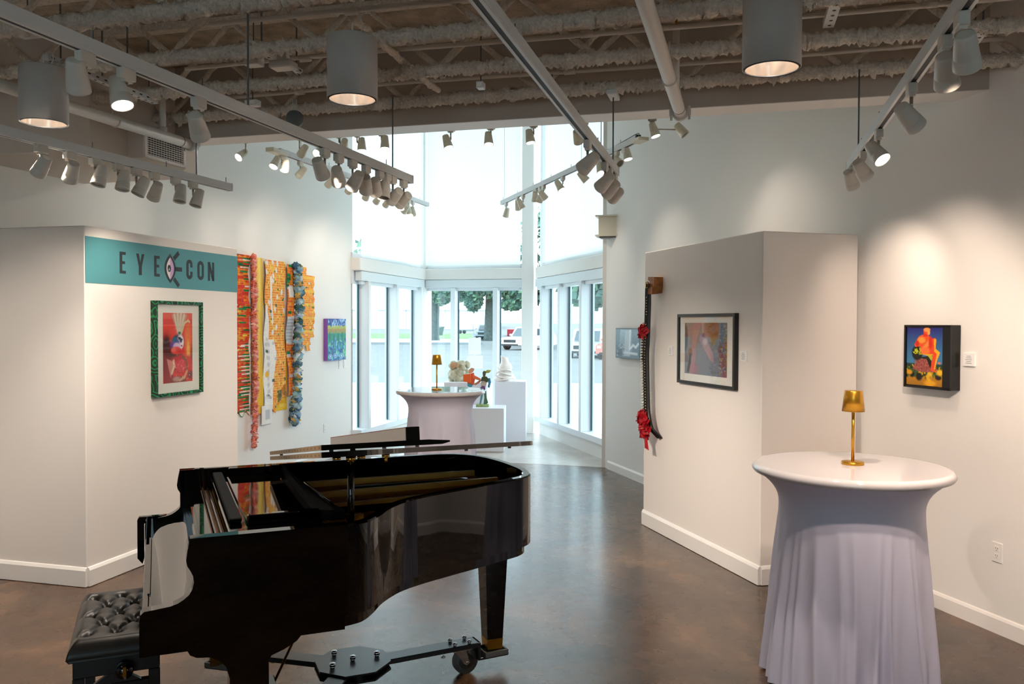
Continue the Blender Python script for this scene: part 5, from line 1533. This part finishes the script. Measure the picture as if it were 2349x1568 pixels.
# ---- bench with buttoned seat -------------------------------------------------------------
def build_bench():
    e = thing('piano_bench', 'black leather button tufted piano bench at the keyboard', 'bench', PO + Matrix.Rotation(PRZ, 3, 'Z') @ Vector((-.09, .99, 0)), PRZ)
    nx, ny = 46, 80
    W, D = .355, .70
    xs = np.linspace(-W / 2, W / 2, nx); ys = np.linspace(-D / 2, D / 2, ny)
    but = []
    for r in range(5):
        n = 3 if r % 2 == 0 else 2
        for c in range(n): but.append(((c - (n - 1) / 2) * .115, -D / 2 + .105 + r * .1225))
    b = MB(); b.sm()
    def hgt(x, y):
        ex = min(W / 2 - abs(x), D / 2 - abs(y))
        z = .535 - .05 * max(0, 1 - ex / .05) ** 2.2
        for bx, by in but:
            d = math.hypot(x - bx, y - by)
            z -= .030 * math.exp(-(d / .022) ** 2) + .008 * math.exp(-(d / .055) ** 2)
        for i, (ax, ay) in enumerate(but):
            for (cx, cy) in but[i + 1:]:
                L = math.hypot(cx - ax, cy - ay)
                if .05 < L < .15 and abs(ay - cy) > .01:
                    t = ((x - ax) * (cx - ax) + (y - ay) * (cy - ay)) / L ** 2
                    if 0 < t < 1:
                        dd = abs((x - ax) * (cy - ay) - (y - ay) * (cx - ax)) / L
                        z -= .012 * math.exp(-(dd / .008) ** 2)
        return z
    vs = [(x, y, hgt(x, y)) for y in ys for x in xs]
    fs = [(j * nx + i, j * nx + i + 1, (j + 1) * nx + i + 1, (j + 1) * nx + i) for j in range(ny - 1) for i in range(nx - 1)]
    edge = [i for i in range(nx)] + [j * nx + nx - 1 for j in range(1, ny)] + [(ny - 1) * nx + i for i in range(nx - 2, -1, -1)] + [j * nx for j in range(ny - 2, 0, -1)]
    o0 = len(vs)
    for k, z in enumerate((.465, .448)):
        for i in edge:
            p = vs[i]; s = 1.025 if k == 0 else .97
            vs.append((p[0] * s, p[1] * (1.012 if k == 0 else .985), z))
    m = len(edge)
    for i in range(m):
        fs.append((edge[(i + 1) % m], edge[i], o0 + i, o0 + (i + 1) % m)); fs.append((o0 + (i + 1) % m, o0 + i, o0 + m + i, o0 + m + (i + 1) % m))
    fs.append(tuple(o0 + m + i for i in range(m)))
    b.add(vs, fs); seat = b.build('seat', black_leather, e)
    bm_ = MB().sm(); bm_.sphere((0, 0, 0), (.009, .009, .005), 10, 6); bme = bm_.mesh('button', black_leather)
    for bx, by in but:
        o = bpy.data.objects.new('button', bme); COL.objects.link(o); o.parent = seat; o.location = (bx, by, hgt(bx, by) + .002)
    b = MB(); b.box(-.16, .16, -.325, .325, .375, .448, bevel=.004); b.build('apron', black_satin, e)
    for sx in (-1, 1):
        for sy in (-1, 1):
            b = MB(); b.box(sx * .14 - .022, sx * .14 + .022, sy * .30 - .022, sy * .30 + .022, 0, .375, bevel=.003); b.build('leg', black_satin, e)
    for sy in (-1, 1):
        b = MB(); b.box(-.16, .16, sy * .30 - .016, sy * .30 + .016, .255, .335, bevel=.003); b.build('side_rail', black_satin, e)
        b = MB(); b.prism([(-.09, .335), (-.03, .375), (.03, .375), (.09, .335)], -(sy * .30 + .012), -(sy * .30 - .012), None, 'y'); b.build('cross_brace', black_satin, e)
        b = MB(); b.sm(); b.cyl((.03, sy * .325, .395), (.03, sy * .345, .395), .03, n=20); b.cyl((.03, sy * .345, .395), (.03, sy * .372, .395), .036, .030, 20); kn = b.build('height_knob', black_gloss, e)
        b = MB(); b.box(.024, .036, sy * .373 - .001, sy * .373 + .001, .375, .415); b.build('knob_badge', brass, kn)
build_bench()
# ================================================================ cocktail tables, lamps, pedestals, sculptures
def cocktail_table(label, loc, seed, folds):
    e = thing('cocktail_table', label, 'table', loc, 0, 'round cocktail tables in stretch covers')
    R_ = .475
    b = MB(); b.sm()
    b.lathe([(0.0, 1.092), (R_ - .03, 1.093), (R_ - .012, 1.0925), (R_, 1.083), (R_ + .006, 1.066), (R_ - .002, 1.052), (R_ - .018, 1.048), (R_ - .03, 1.05)], 72, None, False, False)
    b.build('top_cover', cloth_top, e)
    # skirt: drawn in under the rim, hanging in folds towards the floor
    n, m = 260, 46
    rg = np.random.default_rng(seed)
    ph = (np.arange(folds) + rg.uniform(-.32, .32, folds)) * 2 * PI / folds; wd = rg.uniform(.035, .10, folds); am = rg.uniform(.5, 1.2, folds)
    b = MB(); b.sm()
    vs = []
    for j in range(m):
        t = j / (m - 1)
        z = 1.05 - t * 1.04
        if t < .16:
            q_ = t / .16
            r = .345 + (.455 - .345) * (1 - q_) ** 2.3
        else:
            q_ = (t - .16) / .84
            r = .345 + .052 * q_ ** 1.05
        k = max(0, (t - .20) / .80) ** .75
        for i in range(n):
            a = 2 * PI * i / n
            d = 0
            for p_, w_, a_ in zip(ph, wd, am):
                da = (a - p_ + PI) % (2 * PI) - PI
                pr = da + .05 * math.sin(3 * t + p_ * 5)
                d += a_ * (math.exp(-abs(pr / w_) ** 1.5) - .35 * math.exp(-(pr / (2.2 * w_)) ** 2))
            rr = r + .062 * k * d + .002 * k * math.sin(31 * a + 9 * t)
            vs.append((rr * math.cos(a), rr * math.sin(a), z))
    fs = [(j * n + i, (j + 1) * n + i, (j + 1) * n + (i + 1) % n, j * n + (i + 1) % n) for j in range(m - 1) for i in range(n)]
    b.add(vs, fs); b.build('skirt', cloth_white, e)
    b = MB(); b.cyl((0, 0, .0), (0, 0, 1.05), .03, n=12); b.cyl((0, 0, 0), (0, 0, .02), .25, n=24); b.build('pedestal_post', black_satin, e)
cocktail_table('round white clothed cocktail table at the right foreground', (1.716, 4.22, 0), 5, 27)
cocktail_table('round white clothed cocktail table near the window bay behind the piano', (-.766, 8.98, 0), 9, 8)
def table_lamp(label, loc):
    e = thing('table_lamp', label, 'lamp', loc, 0, 'gold cordless table lamps')
    b = MB(); b.sm(); b.lathe([(0, 0), (.053, 0), (.055, .003), (.055, .012), (.052, .015), (.012, .017), (0, .017)], 40, None, False, False); b.build('base', gold_lamp, e)
    b = MB(); b.sm(); b.cyl((0, 0, .015), (0, 0, .30), .0078, n=16); b.build('pole', gold_lamp, e)
    b = MB(); b.sm(); b.lathe([(.055, .270), (.0555, .270), (.0435, .372), (.042, .375), (.030, .3755), (0.0, .3755)], 44, None, False, False); b.lathe([(.0538, .271), (.042, .371)], 44, None, False, False); b.build('lamp_shade', gold_lamp, e)
    b = MB(); b.sm(); b.cyl((0, 0, .285), (0, 0, .30), .04, n=30); b.build('light_disc', plate_white, e)
table_lamp('small gold lamp on the near round table at right', (1.736, 4.243, 1.0925))
table_lamp('small gold lamp on the far round table by the window bay', (-.805, 8.955, 1.0925))

def pedestal(label, loc, rz, w, d, h):
    e = thing('display_pedestal', label, 'pedestal', loc, rz, 'white display pedestals')
    b = MB(); b.box(0, w, 0, d, 0.012, h, bevel=.004); b.build('plinth_box', pedestal_white, e)
    b = MB(); b.box(.02, w - .02, .02, d - .02, 0, .012); b.build('plinth_foot', trim_paint, e)
rzp = math.radians(-3)
pedestal('tall white pedestal at right under the pale vessel', (-.255, 12.48, 0), rzp, .465, .45, .94)
pedestal('low white pedestal under the painted pair of figures', (-.72, 11.70, 0), rzp, .612, .5, .62)
pedestal('tall white pedestal at left under the clustered ceramic', (-1.00, 12.28, 0), rzp, .60, .5, .94)
# clustered ceramic
e = thing('ceramic_cluster', 'greyish clustered ceramic of rounded lobes on the left pedestal', 'sculpture', (-.79, 12.53, .94))
rg = np.random.default_rng(3)
for k, (x, y, z, r) in enumerate([(-.085, -.03, .235, .072), (.03, -.02, .25, .070), (.11, .02, .245, .058), (-.09, -.04, .10, .085), (.02, -.03, .12, .095), (.10, .0, .11, .085), (-.10, .0, .045, .07), (.0, -.05, .04, .085), (.09, -.03, .045, .075), (0, .06, .16, .11), (-.03, -.06, .17, .05), (.06, -.06, .19, .048)]):
    b = MB(); b.sm(); s1, s2 = rg.uniform(0, 6, 2)
    b.sphere((x, y, z), r, 18, 12, None, lambda d: 1 + .10 * math.sin(6 * d.x + s1) * math.sin(5 * d.z + s2) + .04 * math.sin(15 * d.y + s1))
    b.build('lobe', clay_grey, e)
b = MB(); b.sm(); b.sphere((-.03, -.11, .245), (.03, .012, .04)); b.sphere((-.085, -.10, .24), (.05, .012, .05)); b.build('blush_patch', mat('clay_blush', '#b98f6c', .45, noise=(20, .2)), e)
# white vessel with folded foot
e = thing('ceramic_vessel', 'pale folded ceramic vessel with an open neck on the tall pedestal', 'vase', (-.113, 12.62, .94))
b = MB(); b.sm()
n, prof = 40, [(.145, 0), (.155, .02), (.15, .05), (.125, .08), (.095, .11), (.088, .14), (.098, .18), (.10, .215), (.085, .25), (.068, .275), (.060, .31), (.056, .35), (.054, .365), (.048, .365), (.046, .34), (.05, .30)]
vs = []
for j, (r, z) in enumerate(prof):
    for i in range(n):
        a = 2 * PI * i / n
        k = 1 + (.10 * math.sin(5 * a + 9 * z * 3) + .06 * math.sin(9 * a + 40 * z)) * max(0, 1 - z / .26)
        tilt = .018 * math.cos(a) * (z > .3)
        vs.append((r * k * math.cos(a) + .02 * math.sin(z * 9), r * k * math.sin(a) * .85, z - tilt))
b.add(vs, [(j * n + i, j * n + (i + 1) % n, (j + 1) * n + (i + 1) % n, (j + 1) * n + i) for j in range(len(prof) - 1) for i in range(n)] + [tuple(range(n))])
b.build('vessel_body', clay_white, e)
b = MB(); b.sm(); b.lathe([(0, .31), (.046, .31)], 24, None, False, False); b.build('neck_hollow', slot_dark, e)
for k in range(5):
    z = .03 + .042 * k
    b = MB(); b.sm(); b.tube(smooth_curve([((.15 - .012 * k) * math.cos(a), -(.125 - .01 * k) * math.sin(a) - .01, z + .02 * math.sin(2 * a + k * 1.7)) for a in np.linspace(.2, 2.9, 9)], 4), .012, 8); b.build('fold', clay_white, e)
# painted pair of dancing figures cut from flat pieces
e = thing('figure_sculpture', 'painted cut out pair of dancing figures, one in an orange jacket, on the low pedestal', 'sculpture', (-.411, 11.90, .62), rzp)
S = 11.9 / 1918.4
def fp(px, py): return ((px - 1108) * S, (931 - py) * S)
def piece(name, pts, col, y=0.0, th=.03):
    b = MB(); b.prism([fp(*p) for p in pts], -y - th / 2, -y + th / 2, None, 'y'); b.build(name, mat('figure_' + name + col[1:], col, .5), e)
b = MB(); b.box(-.095, .085, -.06, .06, 0, .038, bevel=.003); b.build('base', mat('figure_base', '#8aa06a', .5, noise=(18, .3)), e)
piece('leg', [(1100, 925), (1103, 905), (1104, 895), (1109, 895), (1107, 910), (1103, 926)], '#5d8a90'); piece('leg', [(1110, 895), (1115, 895), (1116, 910), (1120, 922), (1114, 927), (1109, 926), (1111, 910)], '#3f6b52', .02)
piece('torso', [(1104, 896), (1103, 876), (1106, 868), (1114, 866), (1117, 874), (1113, 890), (1111, 897)], '#c9bda9'); piece('skirt', [(1101, 888), (1107, 882), (1113, 884), (1114, 891), (1106, 892)], '#6f4a7c', -.03)
piece('collar', [(1102, 872), (1106, 862), (1116, 861), (1122, 868), (1118, 875), (1110, 871)], '#3f4a2a', -.01); piece('head', [(1108, 862), (1107, 852), (1110, 848), (1115, 850), (1114, 858), (1112, 863)], '#4f5638'); piece('hair', [(1112, 850), (1118, 846), (1127, 847), (1122, 853), (1115, 854)], '#b0ad58', .01)
piece('sleeve', [(1117, 866), (1124, 865), (1126, 875), (1123, 888), (1118, 886), (1120, 876)], '#3f86ac', .02)
piece('jacket', [(1077, 856), (1086, 853), (1089, 866), (1086, 882), (1071, 878), (1073, 866)], '#d9683a', .05); piece('accordion', [(1063, 857), (1080, 855), (1080, 875), (1064, 873)], '#f0641e', -.04, .05)
piece('head', [(1074, 854), (1075, 846), (1080, 843), (1086, 846), (1085, 851), (1079, 855)], '#d09a76', .05); piece('hat', [(1075, 847), (1080, 842), (1087, 844), (1086, 849), (1080, 847)], '#a98a62', .06, .04)
piece('arm', [(1085, 858), (1094, 862), (1103, 867), (1101, 871), (1091, 868), (1085, 866)], '#e0784a', .02); piece('arm', [(1087, 880), (1094, 874), (1101, 869), (1103, 873), (1096, 879), (1089, 882)], '#b97a5c', .03)
piece('trousers', [(1072, 877), (1084, 880), (1082, 886), (1075, 887), (1071, 883)], '#4aa6c4', .05)
b = MB(); b.cyl((fp(1079, 886)[0], .05, fp(1079, 886)[1]), (fp(1080, 900)[0], .05, .03), .008, n=8); b.build('support_rod', chrome, e)
# ================================================================ the street outside the bay
asphalt = mat('asphalt', '#6c6d6c', .9, noise=(.4, .10))
pale_conc = mat('sidewalk_concrete', '#d8d5cf', .9, noise=(.6, .06))
grass_m = mat('lawn', '#5c7a40', .9, noise=(2, .25))
bark = mat('bark', '#4d5c5a', .9, noise=(6, .3), bump=(14, .8, .05))
leaf_m = mat('oak_leaf', '#4f7668', .6, noise=(1.5, .35))
leaf_m2 = mat('oak_leaf_light', '#6d9476', .6, noise=(1.5, .3))
def ground():
    b = MB()
    ys = [15.1, 60, 75, 90, 130, 200]; zs = [-.05, -.02, .30, .66, 1.2, 2.0]
    vs = []
    for y, z in zip(ys, zs):
        vs += [(-120 - y, y, z), (120 + y, y, z)]
    b.add(vs, [(2 * i, 2 * i + 1, 2 * i + 3, 2 * i + 2) for i in range(len(ys) - 1)])
    struct(b.build('ground_street', asphalt))
    b = MB(); b.box(-40, 40, 8, 26, -.12, -.04); struct(b.build('ground_sidewalk', pale_conc))
    b = MB(); b.add([(-60, 78, .38), (-3.6, 78, .38), (-4.5, 92, .72), (-60, 92, .72)], [(0, 1, 2, 3)]); struct(b.build('ground_lawn', grass_m))
    b = MB(); b.add([(-60, 70.5, .225), (-3.0, 70.5, .225), (-3.6, 78, .385), (-60, 78, .385)], [(0, 1, 2, 3)]); struct(b.build('ground_verge', pale_conc))
    b = MB(); b.box(-60, -2.4, 67.0, 67.6, .05, .30); struct(b.build('kerb', mat('kerb_grey', '#7d8486', .9)))
ground()
def tree(label, x, y, z, r, h, crowns, seed, leaves, lsize=.5):
    e = thing('oak_tree', label, 'tree', (x, y, z), 0, 'oaks across the street')
    rg = np.random.default_rng(seed)
    b = MB(); b.sm()
    b.tube([(0, 0, -.3), (0, 0, .3), (.05, 0, 2), (.15, 0, h * .5), (.3, 0, h * .8), (.3, 0, h)], [r * 1.35, r * 1.05, r * .95, r * .9, r * .6, r * .4], 12)
    for k in range(5):
        a = rg.uniform(0, 6.28)
        b.tube([(.1, 0, h * .45), (1.5 * math.cos(a), 1.0 * math.sin(a), h * .65), (4 * math.cos(a), 3 * math.sin(a), h * .8)], [r * .5, r * .35, r * .15], 8)
    b.build('trunk', bark, e)
    b = MB()
    for (cx, cy, cz, rx, ry, rz_) in crowns:
        for _ in range(leaves // len(crowns)):
            d = Vector(rg.normal(0, 1, 3)).normalized() * (rg.random() ** .35)
            p = Vector((cx + rx * d.x, cy + ry * d.y, cz + rz_ * d.z))
            n_ = Vector(rg.normal(0, 1, 3)).normalized(); t = n_.orthogonal().normalized(); u = n_.cross(t)
            s = lsize * rg.uniform(.5, 1.2)
            b.cur = int(rg.random() < .4)
            b.add([p - t * s - u * s * .2, p + u * s * .7, p + t * s, p - u * s * .6], [(0, 1, 2, 3)])
    o = b.build('foliage', [leaf_m, leaf_m2], e); o['kind'] = 'stuff'
tree('thick trunked oak at left of the middle window', -7.1, 75, .28, .55, 11, [(-2, 0, 8, 5, 3, 3.2), (1.2, -1, 5.2, 1.6, 1.2, 1.6), (.9, -1, 4.2, .9, .8, 1.0), (2.4, -1, 4.6, 1.6, 1, .7)], 1, 4200, .32)
tree('leaning oak behind the paper sheets in the middle window', -2.1, 75, .30, .42, 10, [(-1, 0, 8, 5, 3, 3), (-1.7, -1, 4.6, 1.5, 1.0, 1.2), (-1.3, -1, 3.6, .8, .7, 1.0), (.6, -1, 4.9, 1.6, 1.2, 1.1), (-3.3, -1, 5.0, 1.0, .8, .5)], 2, 5000, .30)
tree('oak whose low branches hang above the white car', 2.6, 66, .1, .5, 10, [(-2.8, 0, 4.9, 2.0, 1.4, 1.3), (-1.4, 0, 4.2, 1.5, 1.2, 1.1), (-2.6, 0, 3.3, 1.0, .8, .5), (1.5, 0, 8, 4, 3, 3.5)], 3, 4600, .26)
tree('oak seen through the right hand window', 7.5, 62, 0, .5, 10, [(0, 0, 8, 5, 4, 4), (-1.5, 0, 5.0, 2.5, 2, 2)], 4, 1800, .6)
tree('oak seen through the far right window pane', 11.5, 70, 0, .5, 11, [(0, 0, 8, 5, 4, 4.5), (-1.5, 0, 5, 3, 2, 2)], 5, 1800, .6)
tree('oak at the left seen through the left hand window', -44, 82, .3, .5, 10, [(0, 0, 8, 5, 4, 4)], 6, 1500, .6)
# buildings
e = thing('warehouse', 'long white warehouse beyond the lawn', 'building', (-30, 118, .8))
b = MB(); b.box(-30, 27.5, 0, 30, 0, 2.9); b.build('wall', mat('warehouse_white', '#eeece8', .8), e)
b = MB(); b.box(-30.3, 27.8, -.3, 30, 2.9, 3.05); b.build('roof_edge', mat('warehouse_roof', '#d7d9da', .7), e)
for x in (-20, -10, 2, 9, 15, 20.5):
    b = MB(); b.box(x, x + .12, -.06, 0, 0, 2.9); b.build('downpipe', mat('pipe_grey', '#b9bcbd', .7), e)
for x in (-15, 6, 18):
    b = MB(); b.box(x, x + 1.6, -.05, 0, 0, 2.2); b.build('door_panel', mat('warehouse_door', '#cfc9a8', .7), e)
e = thing('pale_building', 'pale grey building seen through the left hand window', 'building', (-34, 70, .1))
b = MB(); b.box(0, 9, 0, 12, 0, 7.5); b.build('wall', mat('pale_wall', '#e9edf0', .8), e)
for k in range(4):
    b = MB(); b.box(1 + 2 * k, 2.3 + 2 * k, -.06, 0, 1.0, 3.2); w_ = b.build('window_panel', mat('blue_window', '#a9c0d4', .3), e)
    b = MB(); b.box(1.6 + 2 * k, 1.7 + 2 * k, -.1, -.05, 1.0, 3.2); b.build('glazing_bar', frame_white, w_)
b = MB(); b.box(-.2, 9.2, -.2, 12, 7.5, 7.7); b.build('roof_edge', mat('warehouse_roof', '#d7d9da'), e)
# vehicles
def car(label, cat, loc, rz, L, W, H, col, kind='suv'):
    e = thing('parked_car' if kind != 'truck' else 'pickup_truck', label, cat, loc, rz)
    cm = mat('car_paint_' + col[1:], col, .18, spec=.6, coat=.6)
    g_ = mat('car_glass', '#2a3c44', .08, spec=.8)
    tr_ = mat('car_trim', '#22282c', .5)
    body = [(0, .35), (.03, .72), (.10, .80), (.30 * L, .92), (.42 * L, 1.0), (.98 * L, 1.02), (L, .85), (L, .35), (.90 * L, .28), (.10 * L, .28)]
    b = MB(); b.prism(body, 0, W, None, 'y'); bd = b.build('body', cm, e)
    roof = [(.27 * L, .92), (.40 * L, H - .06), (.46 * L, H), (.80 * L, H), (.93 * L, H - .25), (.97 * L, 1.0)] if kind == 'suv' else [(.30 * L, .95), (.38 * L, H), (.60 * L, H), (.64 * L, 1.0)]
    b = MB(); b.prism(roof, .10, W - .10, None, 'y'); b.build('cabin', cm, e)
    side = [(.34 * L, .99), (.42 * L, H - .14), (.78 * L, H - .12), (.90 * L, 1.05)] if kind == 'suv' else [(.35 * L, 1.0), (.40 * L, H - .12), (.58 * L, H - .12), (.61 * L, 1.02)]
    for y0, y1 in ((.085, .10), (W - .10, W - .085)):
        b = MB(); b.prism(side, y0, y1, None, 'y'); b.build('side_glass', g_, e)
    b = MB(); vs = [(.268 * L, -.22, .96), (.268 * L, -W + .22, .96), (.395 * L, -W + .26, H - .10), (.395 * L, -.26, H - .10)]
    b.add([(x - .015, y, z) for x, y, z in vs], [(0, 1, 2, 3)]); b.build('windscreen', g_, e)
    b = MB(); b.box(-.015, .03, -W * .78, -W * .22, .52, .72); b.box(-.02, .02, -W * .9, -W * .1, .30, .42); b.build('grille', tr_, e)
    for y in (-W * .96, -W * .14):
        b = MB(); b.box(-.005, .10, y, y + W * .10, .62, .74); b.build('headlamp', mat('headlamp_glass', '#dfe8ee', .1), e)
    for x in (.18 * L, .80 * L):
        for y in (-.0, -W + .2):
            b = MB(); b.sm(); b.cyl((x, y - .2, .34), (x, y + .02, .34), .34, n=22); w_ = b.build('wheel', mat('tyre', '#26282a', .8), e)
            b = MB(); b.sm(); b.cyl((x, y - .21, .34), (x, y + .03, .34), .21, n=18); b.build('rim', chrome, w_)
    b = MB(); b.box(.30 * L, .33 * L, -W - .12, -W + .02, .98, 1.10); b.box(.30 * L, .33 * L, -.02, .12, .98, 1.10); b.build('wing_mirror', cm, e)
car('white car facing the window at right of the middle pane', 'car', (-.9, 58.6, -.01), math.radians(52), 4.4, 1.85, 1.62, '#eef0f2')
car('grey car parked beyond the leaning oak', 'car', (-3.5, 76, .30), math.radians(80), 4.4, 1.8, 1.5, '#8d9ea6')
car('silver car seen through the right hand window', 'car', (2.9, 45, -.06), math.radians(75), 4.5, 1.85, 1.6, '#c5ccd0')
car('orange red pickup seen through the far right pane', 'car', (4.3, 43, -.06), math.radians(70), 5.2, 1.95, 1.8, '#c65a42', 'truck')
e = thing('dumpster', 'dark green dumpster on the lawn across the street', 'dumpster', (-8.35, 88, .62))
b = MB(); b.prism([(0, .7), (.15, 0), (1.05, 0), (1.25, .85)], 0, .9, None, 'y'); b.build('bin', mat('dumpster_green', '#39564f', .6), e)
b = MB(); b.box(-.02, 1.27, -.92, .02, .82, .88); b.build('lid', mat('dumpster_lid', '#4a5a5c', .6), e)
e = thing('shipping_container', 'red container behind the white car', 'container', (-.5, 85, .55))
b = MB(); b.box(0, 1.15, 0, 3, 0.05, .70); b.build('box_body', mat('container_red', '#c4394a', .6), e)
b = MB()
for i in range(9): b.box(.06 + .12 * i, .11 + .12 * i, -.03, 0, .08, .67)
b.build('corrugation', mat('container_red2', '#b5303f', .6), e)
e = thing('utility_trailer', 'low flat trailer beside the beige door of the warehouse', 'trailer', (-6.2, 92, .72))
b = MB(); b.box(0, 2.0, 0, 1.2, .28, .40); b.build('deck', mat('trailer_grey', '#7c878b', .6), e)
b = MB(); b.sm(); b.cyl((.5, -.05, .2), (.5, .1, .2), .2, n=16); b.cyl((.95, -.05, .2), (.95, .1, .2), .2, n=16); b.build('wheel', mat('tyre', '#26282a'), e)
b = MB(); b.box(.02, .08, 0, .06, .4, .9); b.box(1.9, 1.96, 0, .06, .4, .9); b.build('stake', mat('trailer_grey', '#7c878b'), e)
